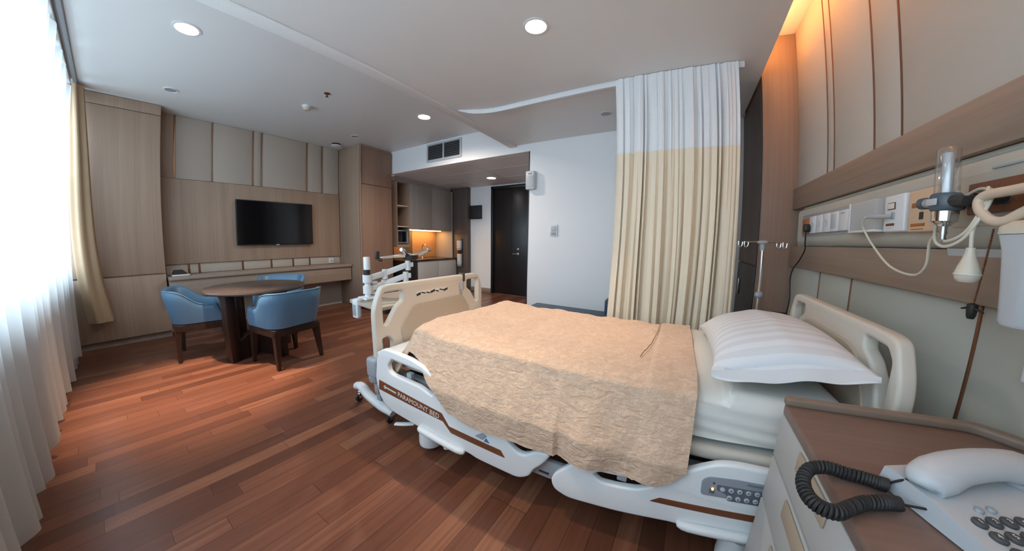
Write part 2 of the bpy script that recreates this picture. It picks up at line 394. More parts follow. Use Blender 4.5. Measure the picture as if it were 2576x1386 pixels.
# entry door
d = struct(MB().box((-3.5995, 5.40, .003), (-2.7405, 5.44, 2.2695), .004).build('door_1', 'door_black'))
f = MB(); f.box((-3.655, 5.36, 0), (-3.60, 5.46, 2.33), .006); f.box((-2.74, 5.36, 0), (-2.69, 5.46, 2.33), .006); f.box((-3.655, 5.36, 2.27), (-2.69, 5.46, 2.33), .006)
f.build('door_frame', 'door_black', d)
h = MB(); h.box((-3.005, 5.385, .985), (-2.955, 5.40, 1.03), .006); h.box((-3.005, 5.385, .88), (-2.955, 5.40, .93), .006); h.tube([(-2.98, 5.39, .905), (-2.98, 5.35, .905), (-3.09, 5.35, .905)], .009)
h.build('door_handle', 'steel', d)
MB().box((-3.15, 5.396, .03), (-3.144, 5.4, 2.24)).build('door_seam', 'gap', d)

# ---- television wall
k = 3
def trimobj(mb, mat):
    global k
    k += 1; return struct(mb.build('trim_%d' % k, mat))
pan = [.61, 1.03, 1.55, 1.67, 2.36, 2.62, 2.93]
b = MB()
for y0, y1 in zip(pan[:-1], pan[1:]): b.box((XL+.0005, y0+.004, 1.955), (XL+.028, y1-.004, CH-.002), .006)
trimobj(b, 'fabric_panel')
b = MB(); low = [.46, .72, .84, 1.38, 1.78, 2.11, 2.38, 2.93]
for y0, y1 in zip(low[:-1], low[1:]): b.box((XL+.0005, y0+.012, .735), (XL+.02, y1-.012, .862), .004)
trimobj(b, 'fabric_panel')
for y in (.61, 1.03, 1.55, 1.67, 2.36, 2.62): trimobj(MB().box((XL+.012, y-.008, 1.957), (XL+.036, y+.008, CH-.003), .002), 'copper')
for y in (.72, .84, 1.38, 1.78, 2.11, 2.38): trimobj(MB().box((XL+.005, y-.011, .737), (XL+.023, y+.011, .862), .002), 'copper2')
trimobj(MB().box((XL+.0005, .45, 1.952), (XL+.04, .597, CH-.002), .003), 'woodv')
p = MB().box((XL+.0005, .45, .865), (XL+.045, 2.925, 1.95), .003).build('wall_panel', 'woodv')
tag(p, 'wide light-brown wood veneer panel on the wall behind the television', 'wall panel')
t = thing('wardrobe', 'full-height pale wood wardrobe in the corner beside the window curtain', 'wardrobe', (-5.19, -.05, 0))
MB().box((XL+.001, -.45, .07), (-5.06, .44, CH-.005)).build('body', 'woodv', t)
MB().box((-5.058, -.45, .785), (-5.035, .44, CH-.13), .003).build('upper_door', 'woodv', t)
MB().box((-5.058, -.45, .08), (-5.035, .44, .770), .003).build('lower_door', 'woodv', t)
MB().box((-5.056, -.45, CH-.125), (-5.03, .44, CH-.006), .003).build('cornice', 'woodv', t)
MB().box((XL+.001, -.44, 0.001), (-5.075, .43, .07)).build('plinth', 'woodx', t)
t = thing('tall_cabinet', 'tall reddish-brown cabinet between the television wall and kitchenette', 'cabinet', (-4.98, 3.26, 0))
MB().box((XL+.001, 2.935, .0015), (-4.665, 3.585, CH-.004), .004).build('body', 'woodv', t)
MB().box((-4.663, 2.965, 2.10), (-4.64, 3.58, CH-.04), .004).build('upper_door', 'woodred', t)
MB().box((-4.663, 2.965, .06), (-4.64, 3.58, 2.092), .004).build('lower_door', 'woodred', t)
MB().tube([(-4.638, 2.945, .05), (-4.638, 2.945, CH-.03)], .018, 12).build('corner_post', 'woodred', t)
t = thing('wall_desk', 'long floating wood desk shelf under the television panel', 'desk', (-5.13, 1.69, .46))
MB().box((XL+.024, .455, .693), (-4.915, 2.925, .732), .003).build('desk_top', 'benchtop', t)
MB().box((XL+.024, .46, .465), (-4.94, 2.92, .689), .002).build('drawer_front', 'benchtop', t)
t = thing('television', 'black flat-screen television hung on the wood wall panel', 'television', (XL+.08, 1.855, 1.40))
MB().box((XL+.085, 1.30, 1.085), (XL+.115, 2.41, 1.735), .008).build('casing', 'black', t)
MB().box((XL+.1145, 1.312, 1.102), (XL+.1165, 2.398, 1.723)).build('screen', 'tv', t)
MB().box((XL+.0455, 1.6, 1.25), (XL+.088, 2.1, 1.55), .004).build('wall_mount', 'bed_dark', t)
MB().box((XL+.1155, 1.83, 1.078), (XL+.119, 1.88, 1.094), .002).build('badge', 'grey_plastic', t)
t = thing('wall_socket', 'white square wall socket above the right end of the desk', 'socket', (XL+.02, 2.72, .79))
MB().box((XL+.0205, 2.71, .745), (XL+.032, 2.80, .835), .006).build('plate', 'white_plastic', t)
MB().lathe([(.022, 0), (.024, .004), (.018, .006), (.016, .001)], (XL+.032, 2.755, .79), 'x', 18).build('outlet', 'phone', t)
t = thing('small_box', 'small dark box on a white tray at the desk corner by wardrobe', 'box', (-5.12, .58, .732))
MB().box((-5.17, .50, .733), (-5.02, .69, .752), .006).build('tray', 'text_white', t)
m = MB(); m.rings([[(-5.16, .51, .754), (-5.03, .51, .754), (-5.03, .67, .754), (-5.16, .67, .754)], [(-5.14, .53, .805), (-5.06, .53, .805), (-5.06, .62, .805), (-5.14, .62, .805)]]); m.build('cover', 'black', t)

# ---- ceiling fittings
def downlight(x, y, z, r, lit, label, group=None):
    t = thing('downlight', label, 'ceiling light', (x, y, z), 0, group)
    MB().lathe([(r*1.28, 0), (r*1.28, -.004), (r*1.05, -.006), (r, -.002), (r, -.0005)], (x, y, z-.0005), 'z', 28).build('rim', 'ceil', t)
    MB().lathe([(r*.97, -.0015), (r*.97, -.0032), (.001, -.0034)], (x, y, z), 'z', 24).build('lens', 'bulb' if lit else 'grey_plastic', t)
downlight(-3.075, .391, CH, .075, True, 'lit round downlight in the high ceiling above the dining table')
downlight(-.793, 1.615, CL, .062, True, 'lit round downlight in the low ceiling above the bed')
downlight(-.82, .30, CL, .062, True, 'lit round downlight in the low ceiling on the window side of the bed')
downlight(-2.969, 2.794, CH, .075, True, 'lit round downlight in the high ceiling near the air vent')
downlight(-3.237, 4.759, CE, .085, True, 'lit round downlight in the entry ceiling before the black door')
downlight(-.712, 3.08, CL, .05, False, 'unlit small downlight in the low ceiling beside the cubicle curtain')
downlight(-4.451, .467, CH, .055, False, 'unlit small downlight near the wardrobe end of the ceiling')
downlight(-4.40, 2.70, CH, .05, False, 'unlit small downlight just in front of the tall cabinet top')
t = thing('smoke_detector', 'white domed smoke detector on the ceiling beside the sprinkler', 'smoke detector', (-3.851, 1.702, CH))
MB().lathe([(.055, 0), (.055, -.015), (.048, -.022)], (-3.851, 1.702, CH-.0005), 'z', 24).build('base', 'white_plastic', t)
MB().lathe([(.042, -.022), (.042, -.04), (.03, -.052), (.001, -.055)], (-3.851, 1.702, CH), 'z', 24).build('dome', 'cream_plastic', t)
t = thing('sprinkler', 'small brass sprinkler head hanging from the ceiling', 'sprinkler', (-3.345, 1.693, CH))
MB().lathe([(.032, 0), (.032, -.004), (.012, -.008)], (-3.345, 1.693, CH-.0005), 'z', 20).build('escutcheon', 'copper2', t)
m = MB(); m.tube([(-3.345, 1.693, CH-.006), (-3.345, 1.693, CH-.03)], .008, 10); m.lathe([(.016, -.036), (.016, -.039)], (-3.345, 1.693, CH), 'z', 16)
m.tube([(-3.337, 1.693, CH-.028), (-3.337, 1.693, CH-.038)], .002, 6); m.tube([(-3.353, 1.693, CH-.028), (-3.353, 1.693, CH-.038)], .002, 6); m.build('nozzle', 'copper2', t)
t = thing('ceiling_camera', 'flat white ceiling dome with dark band in front of tall cabinet', 'camera', (-5.0, 2.72, CH))
MB().lathe([(.07, 0), (.07, -.022), (.075, -.026)], (-5.0, 2.72, CH-.0005), 'z', 24).build('band', 'black', t)
MB().lathe([(.082, -.026), (.08, -.038), (.05, -.05), (.001, -.053)], (-5.0, 2.72, CH), 'z', 24).build('cap', 'white_plastic', t)
t = thing('air_vent', 'rectangular air grille with dark slats in the wall above the entry', 'vent', (-3.37, YB, 2.6))
f = MB().plate(fillet([(-3.74, 2.44), (-3.0, 2.44), (-3.0, 2.735), (-3.74, 2.735)], .006), [[(-3.71, 2.47), (-3.38, 2.47), (-3.38, 2.705), (-3.71, 2.705)], [(-3.355, 2.47), (-3.03, 2.47), (-3.03, 2.705), (-3.355, 2.705)]], .02, .003, XZ(YB-.0105)); f.build('frame', 'grill', t)
MB().box((-3.72, YB-.003, 2.46), (-3.02, YB-.0005, 2.715)).build('duct_opening', 'gap', t)
for sx in (-3.545, -3.19):
    s = MB()
    for i in range(9): s.obox(T((sx, YB-.011, 2.482+i*.0262), 0, .6), (.163, .008, .0012))
    s.build('slats', 'grey_plastic', t)

# ---- kitchenette
KX = -4.68
t = thing('shelf_unit', 'open pale wood shelf unit with microwave bay beside the tall cabinet', 'shelf', (-4.95, 3.87, 1.02))
b = MB(); b.box((-5.19, 3.725, 1.02), (-5.17, 4.02, 2.27)); b.box((-5.17, 3.725, 1.02), (KX, 3.737, 2.27)); b.box((-5.17, 4.003, 1.02), (KX, 4.02, 2.27))
b.box((-5.17, 3.737, 2.25), (KX, 4.003, 2.27)); b.box((-5.17, 3.737, 1.02), (KX, 4.003, 1.075)); b.build('carcass', 'woodv', t)
for z in (1.405, 1.80): MB().box((-5.17, 3.737, z), (KX, 4.003, z+.022), .002).build('shelf', 'cream_plastic', t)
t = thing('microwave', 'small microwave with dark glass door in the shelf bay', 'microwave', (-4.9, 3.87, 1.075))
MB().box((-5.08, 3.745, 1.088), (KX-.006, 3.995, 1.35), .006).build('body', 'steel', t)
MB().box((KX-.006, 3.75, 1.12), (KX+.008, 3.94, 1.325), .004).build('door', 'tv', t)
MB().tube([(KX+.012, 3.955, 1.13), (KX+.012, 3.955, 1.31)], .005, 8).build('handle', 'steel', t)
for y in (3.77, 3.97):
    for x in (-5.04, KX-.04): MB().box((x-.01, y-.008, 1.0755), (x+.01, y+.008, 1.089)).build('foot', 'rubber', t)
t = thing('upper_cabinet', 'plain grey-beige wall cabinet above the lit kitchen counter', 'cabinet', (-4.95, 4.6, 1.38))
MB().box((-5.195, 4.025, 1.38), (KX-.02, 5.255, 2.27)).build('body', 'kitchwood', t)
for y0, y1 in ((4.027, 4.638), (4.642, 5.255)): MB().box((KX-.019, y0, 1.383), (KX, y1, 2.268), .002).build('door', 'kitchwood', t)
MB().box((-5.10, 4.15, 1.368), (-4.92, 5.15, 1.3795)).build('lamp', 'led2', t)
f = MB().box((-5.195, 3.73, 2.28), (KX-.05, 5.28, CE-.002)).build('filler_panel', 'kitchwood'); tag(f, 'slim pale filler strip between wall cabinet top and entry ceiling', 'panel')
f = MB().box((-5.195, 5.258, .03), (KX+.005, 5.288, 2.275), .002).build('end_panel', 'kitchwood'); tag(f, 'narrow pale wood end panel closing the kitchenette', 'panel')
t = thing('pantry_cupboard', 'dark brown full-height cupboard with dispensers by the black door', 'cupboard', (-4.67, 5.35, 0))
MB().box((-5.195, 5.312, .002), (-4.24, 5.398, CE-.003)).build('body', 'wooddark', t)
MB().box((-4.66, 5.293, 1.33), (-4.245, 5.311, CE-.006), .002).build('upper_door', 'wooddark', t)
MB().box((-4.66, 5.293, .06), (-4.245, 5.311, 1.318), .002).build('lower_door', 'wooddark', t)
MB().box((-4.525, 5.287, .56), (-4.38, 5.2925, 1.22), .002).build('niche_frame', 'black', t)
def dispenser(x, z0, z1, label):
    t = thing('paper_dispenser', label, 'dispenser', (x, 5.25, z0))
    MB().box((x-.055, 5.215, z0+.03), (x+.055, 5.2865, z1), .015, 3).build('cover', 'phone', t)
    MB().box((x-.05, 5.22, z0), (x+.05, 5.286, z0+.028), .008).build('tray', 'grey_plastic', t)
dispenser(-4.455, .94, 1.17, 'upper grey dispenser on the dark cupboard')
dispenser(-4.45, .57, .86, 'lower longer grey dispenser on the dark cupboard')
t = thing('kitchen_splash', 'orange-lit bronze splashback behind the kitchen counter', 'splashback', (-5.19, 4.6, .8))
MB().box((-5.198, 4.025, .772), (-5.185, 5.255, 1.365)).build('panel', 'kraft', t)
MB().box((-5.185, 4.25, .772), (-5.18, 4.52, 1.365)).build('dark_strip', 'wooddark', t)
c = MB().box((-5.18, 3.73, .735), (-4.53, 5.256, .77), .004).build('countertop', 'counter'); tag(c, 'thin dark brown kitchen countertop', 'countertop')
t = thing('kitchen_base_cabinet', 'pale grey base cabinet under the dark countertop', 'cabinet', (-4.85, 4.65, 0))
MB().box((-5.18, 4.10, .08), (-4.57, 5.256, .733)).build('body', 'kitchen_front', t)
for y0, y1 in ((4.102, 4.678), (4.682, 5.254)): MB().box((-4.569, y0, .09), (-4.55, y1, .728), .002).build('door', 'kitchen_front', t)
MB().box((-5.17, 4.11, .001), (-4.61, 5.25, .08)).build('plinth', 'bed_dark', t)
t = thing('mini_fridge', 'black mini fridge under the left end of the counter', 'fridge', (-4.85, 3.9, 0))
MB().box((-5.15, 3.73, .02), (-4.58, 4.085, .73), .006).build('body', 'black', t)
MB().box((-4.578, 3.73, .03), (-4.54, 4.085, .728), .008).build('door', 'door_black', t)
for x in (-5.1, -4.63):
    for y in (3.76, 4.05): MB().tube([(x, y, .0005), (x, y, .021)], .012, 8).build('foot', 'rubber', t)
t = thing('faucet', 'gooseneck brass-coloured faucet on the dark countertop', 'faucet', (-4.95, 4.62, .77))
MB().lathe([(.022, 0), (.022, .01), (.012, .02), (.012, .06)], (-4.98, 4.62, .7705), 'z', 16).build('base', 'chrome', t)
MB().tube([(-4.98, 4.62, .82), (-4.98, 4.62, 1.0), (-4.96, 4.62, 1.05), (-4.89, 4.62, 1.06), (-4.85, 4.62, 1.02), (-4.845, 4.62, .99)], .009, 10, 5).build('spout', 'chrome', t)
MB().tube([(-4.98, 4.63, .83), (-4.96, 4.69, .86)], .006, 8).build('lever', 'chrome', t)
t = thing('electric_panel', 'small black electric panel box on the lobby wall by the black door', 'panel', (-4.09, 5.39, 1.8))
MB().box((-4.235, 5.36, 1.655), (-3.91, 5.398, 1.955), .008).build('case', 'black', t)
MB().box((-4.215, 5.352, 1.675), (-3.93, 5.3605, 1.935), .004).build('cover', 'bed_dark', t)
t = thing('air_freshener', 'white wall dispenser on the edge of the white wall by the entry', 'dispenser', (-1.79, YB, 1.95))
MB().box((-1.855, YB-.075, 1.845), (-1.725, YB-.0005, 2.085), .018, 3).build('body', 'white_plastic', t)
MB().box((-1.845, YB-.082, 1.87), (-1.735, YB-.073, 2.02), .004).build('front_cover', 'phone', t)
MB().box((-1.815, YB-.084, 2.04), (-1.765, YB-.074, 2.052), .002).build('vent_slot', 'grey_plastic', t)
t = thing('thermostat', 'small white wall thermostat switch on the white wall', 'switch', (-1.455, YB, 1.31))
MB().box((-1.51, YB-.014, 1.24), (-1.405, YB-.0005, 1.385), .005).build('plate', 'white_plastic', t)
MB().box((-1.49, YB-.022, 1.30), (-1.425, YB-.0135, 1.365), .003).build('rocker', 'phone', t)
MB().box((-1.49, YB-.02, 1.255), (-1.425, YB-.0135, 1.285), .003).build('dial', 'grey_plastic', t)

# ---- sofa bed against the white wall
t = thing('sofa', 'low slate-blue sofa bed against the white wall beside cubicle curtain', 'sofa', (-1.0, 3.25, 0))
MB().box((-1.66, 2.93, .17), (-.66, 3.57, .335), .025, 3).build('seat', 'sofa', t)
MB().box((-.655, 2.93, .17), (.15, 3.57, .335), .025, 3).build('seat', 'sofa', t)
MB().box((-.72, 3.36, .337), (.15, 3.575, .52), .03, 3).build('backrest', 'sofa', t)
MB().box((-1.62, 2.97, .04), (.12, 3.54, .168), .01).build('base', 'bed_dark', t)
for x in (-1.58, .08):
    for y in (3.0, 3.5): MB().tube([(x, y, .0008), (x, y, .045)], .02, 10).build('foot', 'black', t)

# ---- cubicle curtain and its ceiling track
tr = [(-2.0, 2.335, CL-.001), (-1.9, 2.40, CL-.001), (-1.75, 2.47, CL-.001), (-1.55, 2.50, CL-.001), (-1.0, 2.50, CL-.001), (-.45, 2.49, CL-.001), (.42, 2.49, CL-.001)]
m = MB(); P = spline([Vector(p) for p in tr], 8); R = []
for i, p in enumerate(P):
    tg = (P[min(i+1, len(P)-1)]-P[max(i-1, 0)]).normalized(); nv = Vector((-tg.y, tg.x, 0)).normalized(); s = min(1, .25+i/14)
    R.append([p+nv*a*s+Vector((0, 0, b*s)) for a, b in ((.024, 0), (.024, -.022), (.014, -.040), (-.014, -.040), (-.024, -.022), (-.024, 0))])
m.rings(R)
o = m.build('curtain_track', 'white_plastic', None, 60); tag(o, 'white curved curtain track on the low ceiling behind the bed', 'curtain rail')
t = thing('cubicle_curtain', 'cream cubicle curtain with white net top hanging behind the bed', 'curtain', (-.04, 2.49, 0))
rnd = random.Random(3); ph = [rnd.uniform(0, 6.28) for _ in range(8)]
def fold(u, v):       # sideways waviness of the gathered cloth, stronger lower down
    k3 = .3+.7*min(1, v/.12)
    a = 17*2*PI*(u+.016*math.sin(7*u*PI+ph[0])+.010*math.sin(13*u*PI+ph[1])+.004*math.sin(31*u*PI))
    return k3*(.020+.014*v+.012*math.sin(9*u*PI+ph[2]))*(math.sin(a)+.35*math.sin(2*a+ph[3]+3*v))
def ctn(z0, z1):
    def fn(u, w):
        z = z0+(z1-z0)*w; v = max(0, (2.455-z)/2.4)
        x0, x1 = -.485-.03*v+.02*math.sin(2.4*v), .375+.01*v
        x = x0+(x1-x0)*u + .012*math.sin(17*4*PI*u+ph[4]) + .012*v*math.sin(5*v+9*u)
        return (x, 2.452+fold(u, v), z)
    return fn
MB().grid(ctn(1.852, CL-.004), 420, 8).build('net_panel', 'net', t, 180, recalc=False)
MB().grid(ctn(.04, 1.855), 420, 26).build('drape', 'cream_drape', t, 180, recalc=False)
for i in range(17):
    u = (i+.5)/17; x = -.485+.86*u; MB().tube([(x, 2.452, CL-.03), (x, 2.466, CL-.018), (x, 2.478, CL-.018)], .0025, 6).build('hook', 'white_plastic', t)

# ---- window curtains
t = thing('sheer_curtain', 'full-width white sheer curtain glowing in front of the window', 'curtain', (-2.3, -.38, 0))
rnd = random.Random(5); q = [rnd.uniform(0, 6.28) for _ in range(9)]
def sheer(u, w):
    x = -4.79+5.41*u; v = 1-w; z = .06+.02*math.sin(23*x+q[6])+2.63*w
    y = -.33-.10*v + (.022+.016*v)*math.sin(2*PI*x/.17+1.6*math.sin(2.1*x+q[0])+.5*math.sin(v*3+q[1]*x*.2)) + .012*math.sin(2*PI*x/.41+q[2])
    return (x, y, z)
MB().grid(sheer, 520, 20).build('cloth', 'sheer', t, 180, recalc=False)
MB().box((-4.79, -.355, CH-.055), (.64, -.305, CH-.001), .004).build('heading_tape', 'text_white', t)
t = thing('tan_drape', 'tan side drape gathered at the far end of the window', 'curtain', (-4.9, -.24, .3))
def drape(u, w):
    v = 1-w; a = 2*PI*u; z = .33+(CH-.03-.33)*w
    rx = .075+.03*v+.012*math.sin(5*a+1+2*v); ry = .055+.05*v+.014*math.sin(6*a+2)
    return (-4.885+rx*math.cos(a)-.02*v, -.275+.085*v*v+ry*math.sin(a)+.015*math.sin(6*v), z)
MB().grid(drape, 60, 24).build('cloth', 'drape', t, 180, recalc=False)
o = MB().box((-5.02, -.29, CH-.028), (.6, -.262, CH-.001), .003).build('curtain_track', 'grey_plastic'); tag(o, 'long grey curtain track on the ceiling along the window', 'curtain rail')
# ------------------------------------------------------------------ dining set
TX, TY, TZ = -3.60, 1.03, .70
t = thing('round_table', 'round dark wood dining table standing between the blue chairs', 'table', (TX, TY, 0))
MB().lathe([(.002, TZ-.04), (.43, TZ-.04), (.462, TZ-.034), (.472, TZ-.02), (.467, TZ-.004), (.458, TZ), (.002, TZ)], (TX, TY, 0), 'z', 64).build('tabletop', 'tabletop', t)
for k_ in range(4):
    a = math.radians(-70+90*k_); R_ = T((TX, TY, 0), a)
    MB().obox(R_ @ T((.30, 0, .33)), (.046, .044, .33), .004).build('leg', 'tablewood', t)
m = MB()
for a in (-70, 20):
    R_ = T((TX, TY, 0), math.radians(a))
    pts = [(-.25, .0), (.25, .0), (.25, .17), (.06, .26), (-.06, .26), (-.25, .17)]
    m.rings([[R_ @ Vector((x, s*.022, z+.001)) for x, z in pts] for s in (-1, 1)])
m.build('cross_base', 'tablewood', t)
MB().lathe([(.12, .64), (.12, TZ-.041)], (TX, TY, 0), 'z', 24).build('mounting_plate', 'tablewood', t)

def chair(label, loc, rz):
    t = thing('dining_chair', label, 'chair', loc, rz, None)
    W2, YF, YB_, CR = .245, .20, -.235, .13
    path = [(-W2, YF)]; path += [(-W2, YF-(YF-YB_-CR)*i/8) for i in range(1, 9)]
    path += [(-W2+CR-CR*math.cos(a), YB_+CR-CR*math.sin(a)) for a in [PI/2*i/7 for i in range(1, 8)]]
    path += [(-W2+CR+(2*W2-2*CR)*i/8, YB_) for i in range(1, 9)]
    path += [(W2-CR+CR*math.sin(a), YB_+CR-CR*math.cos(a)) for a in [PI/2*i/7 for i in range(1, 8)]]
    path += [(W2, YB_+CR+(YF-YB_-CR)*i/8) for i in range(1, 9)]
    rings = []; seam = []
    for i, (x, y) in enumerate(path):
        a = Vector(path[max(i-1, 0)]); b_ = Vector(path[min(i+1, len(path)-1)]); tg = (b_-a).normalized(); nv = Vector((tg.y, -tg.x))
        if nv.dot(Vector((x, y))) < 0: nv = -nv
        d = (YF-y)/(YF-YB_)                                        # 0 at arm front, 1 at the back
        s = max(0, min(1, (d-.38)/.5)); s = s*s*(3-2*s)
        top = .565+.135*s-.014*math.sin(min(1, d/.45)*PI)
        if d < .10: top -= .10*(1-d/.10)**2
        lo = .375; th = .05 if d > .06 else .032
        prof = []
        def at(o, z): fl = (z-.40)*(.10+.10*s); return Vector((x+nv.x*(o+fl), y+nv.y*(o+fl), z))
        zt = top
        prof = [at(0, lo), at(.004, lo+.35*(zt-lo)), at(.004, lo+.7*(zt-lo)), at(0, zt-.02), at(-.012, zt-.004), at(-th/2, zt), at(-th+.012, zt-.004), at(-th, zt-.02), at(-th-.004, lo+.6*(zt-lo)), at(-th, lo)]
        rings.append(prof); seam.append(at(-.004, zt-.006))
    sh = MB().rings(rings).build('shell', 'vinyl', t, 50, local=True)
    MB().tube(seam[2:-2], .0045, 6).build('piping', 'vinyl', sh, local=True)
    s = MB().box((-.205, -.20, .36), (.205, .255, .445), .035, 4); 
    s.build('seat', 'vinyl', t, local=True)
    MB().plate(fillet([(-.235, -.215), (.235, -.215), (.235, .24), (-.235, .24)], .04), [], .065, .004, lambda u, v, w: (u, v, .335+w)).build('apron', 'tablewood', t, local=True)
    for sx in (-1, 1):
        for sy, y in ((1, .205), (-1, -.185)):
            x = .20*sx; rg = []
            for z, h, dx, dy in ((.002, .014, .022*sx, .02*sy), (.30, .026, 0, 0), (.345, .027, 0, 0)):
                rg.append([(x+dx-h, y+dy-h, z), (x+dx+h, y+dy-h, z), (x+dx+h, y+dy+h, z), (x+dx-h, y+dy+h, z)])
            MB().rings(rg).build('leg', 'tablewood', t, local=True)
    return t
c1 = chair('blue tub dining chair at left of the round table beside wardrobe', (-4.02, .60, 0), math.radians(-12))
def chair_copy(label, loc, rz):
    c = copy_tree(c1); c['label'] = label; c.location = loc; c.rotation_euler = (0, 0, rz); return c
chair_copy('blue tub dining chair with its back turned, on the bed side of the round table', (-3.17, 1.14, 0), math.radians(100))
chair_copy('blue tub dining chair on the far side of the round table by the desk', (-4.28, 1.50, 0), math.radians(-125))
for o in list(COL.objects):
    if o.name.startswith('dining_chair'): o['group'] = 'blue chairs around the dining table'

# ------------------------------------------------------------------ overbed table with the twin monitor arm
t = thing('overbed_table', 'wheeled overbed table with pale wood top behind the bed footboard', 'table', (-1.84, 1.5, 0))
MB().plate(fillet([(-2.07, 1.19), (-1.64, 1.14), (-1.64, 2.0), (-2.07, 2.0)], .03), [], .026, .006, lambda u, v, w: (u, v, .707+w)).build('tabletop', 'overbed', t)
MB().box((-1.98, 1.22, .655), (-1.68, 1.9, .692), .006).build('top_frame', 'bed_dark', t)
m = MB(); m.obox(T((-1.64, 1.13, .36), 0, 0), (.022, .03, .30), .006); m.build('column', 'grey_plastic', t)
m = MB(); m.tube([(-1.92, 1.12, .115), (-1.86, 1.12, .125), (-1.78, 1.12, .085), (-1.60, 1.10, .07), (-1.52, 1.08, .085), (-1.47, 1.08, .075)], [.026, .028, .03, .03, .028, .022], 12, 5, flat=(1, 1.2)); m.build('base_foot', 'bed_white', t)
m = MB(); m.tube([(-1.66, 1.11, .07), (-1.66, 1.9, .07)], .024, 12); m.build('base_bar', 'bed_white', t)
def caster(x, y, z, parent, r=.025):
    c = MB(); c.lathe([(r*.6, -.009), (r, -.008), (r, .008), (r*.6, .009)], (x, y, z+r+.001), 'x', 18); w_ = c.build('caster', 'rubber', parent)
    f = MB(); f.box((x-.016, y-.006, z+r), (x-.010, y+.03, z+r+.035), .002); f.box((x+.010, y-.006, z+r), (x+.016, y+.03, z+r+.035), .002); f.box((x-.016, y-.006, z+r+.026), (x+.016, y+.03, z+r+.036), .003)
    f.ball((x, y+.01, z+r+.045), .016); f.build('fork', 'chrome', w_)
for x, y in ((-1.90, 1.115), (-1.50, 1.075), (-1.66, 1.87)): caster(x, y, 0, t)

t = thing('monitor_arm', 'white double monitor arm clamped to the overbed table corner', 'monitor arm', (-1.95, 1.28, .72))
px, py = -1.95, 1.275
m = MB(); m.box((px-.055, py-.055, .7205), (px+.055, py+.055, .742), .012, 3); m.build('base_plate', 'bed_white', t)
m = MB(); m.box((px-.03, py-.115, .60), (px+.035, py-.075, .735), .012, 3); m.box((px-.03, py-.10, .721), (px+.03, py-.03, .738), .006); m.build('clamp', 'white_plastic', t)
MB().box((px-.02, py-.1175, .62), (px+.02, py-.1145, .70), .002).build('clamp_label', 'grey_plastic', t)
MB().lathe([(.021, .742), (.021, .90)], (px, py, 0), 'z', 20).build('pole', 'bed_white', t)
MB().lathe([(.0235, .938), (.0235, 1.025), (.021, 1.03), (.001, 1.03)], (px, py, 0), 'z', 22).build('pole_cap', 'bed_white', t)
MB().lathe([(.024, .90), (.024, .907), (.0225, .908), (.0225, .93), (.024, .931), (.024, .938)], (px, py, 0), 'z', 22).build('collar_ring', 'black', t)
def arm(z0, pts, name):
    a = MB(); a.lathe([(.033, z0-.028), (.033, z0+.028)], (px, py, 0), 'z', 22)
    P = [Vector(p) for p in pts]
    for i in range(len(P)-1):
        d = (P[i+1]-P[i]); L_ = d.length; d.normalize(); s = d.cross(Vector((0, 0, 1))).normalized(); u = s.cross(d)
        mt = Matrix((d, s, u)).transposed().to_4x4(); mt.translation = (P[i]+P[i+1])/2
        a.obox(mt, (L_/2+.012, .017, .020), .006)
    o = a.build(name, 'bed_white', t)
    for p in P[1:-1]: MB().lathe([(.021, -.045), (.021, .03)], p, 'z', 18).build('joint', 'white_plastic', o)
    b = MB(); b.lathe([(.020, -.04), (.026, -.034), (.026, -.026), (.02, -.022)], P[0]+(P[1]-P[0]).normalized()*.055-Vector((0, 0, .012)), 'z', 16)
    b.build('adjuster', 'white_plastic', o)
arm(.872, [(px, py, .872), (-1.94, 1.42, .90), (-1.86, 1.575, .962), (-1.85, 1.60, .962)], 'upper_arm')
arm(.792, [(px, py, .792), (-1.94, 1.41, .82), (-1.86, 1.55, .876), (-1.85, 1.575, .876)], 'lower_arm')
h = MB(); h.lathe([(.03, -.03), (.05, -.02), (.052, .012), (.02, .02)], (-1.845, 1.60, 1.025), 'z', 22); h.tube([(-1.85, 1.592, .965), (-1.847, 1.598, 1.01)], .014, 12)
hub = h.build('holder_hub', 'black', t)
m = MB()
m.tube([(-1.85, 1.59, 1.038), (-1.83, 1.53, 1.05), (-1.80, 1.48, 1.078), (-1.79, 1.455, 1.082)], [.012, .014, .017, .012], 12, 5)
m.tube([(-1.84, 1.60, 1.036), (-1.815, 1.66, 1.045), (-1.79, 1.71, 1.07), (-1.78, 1.735, 1.078)], [.012, .015, .017, .011], 12, 5)
m.tube([(-1.86, 1.585, 1.03), (-1.90, 1.50, 1.03), (-1.93, 1.37, 1.02)], [.014, .013, .008], 10, 5)
m.tube([(-1.86, 1.62, 1.028), (-1.90, 1.72, 1.03)], [.012, .008], 10)
m.build('holder_prongs', 'chrome', t)
m = MB(); m.box((-1.942, 1.335, 1.008), (-1.918, 1.365, 1.072), .006); m.lathe([(.016, 0), (.016, .016)], (-1.93, 1.375, .992), 'z', 14); m.build('holder_grip', 'bed_dark', t)

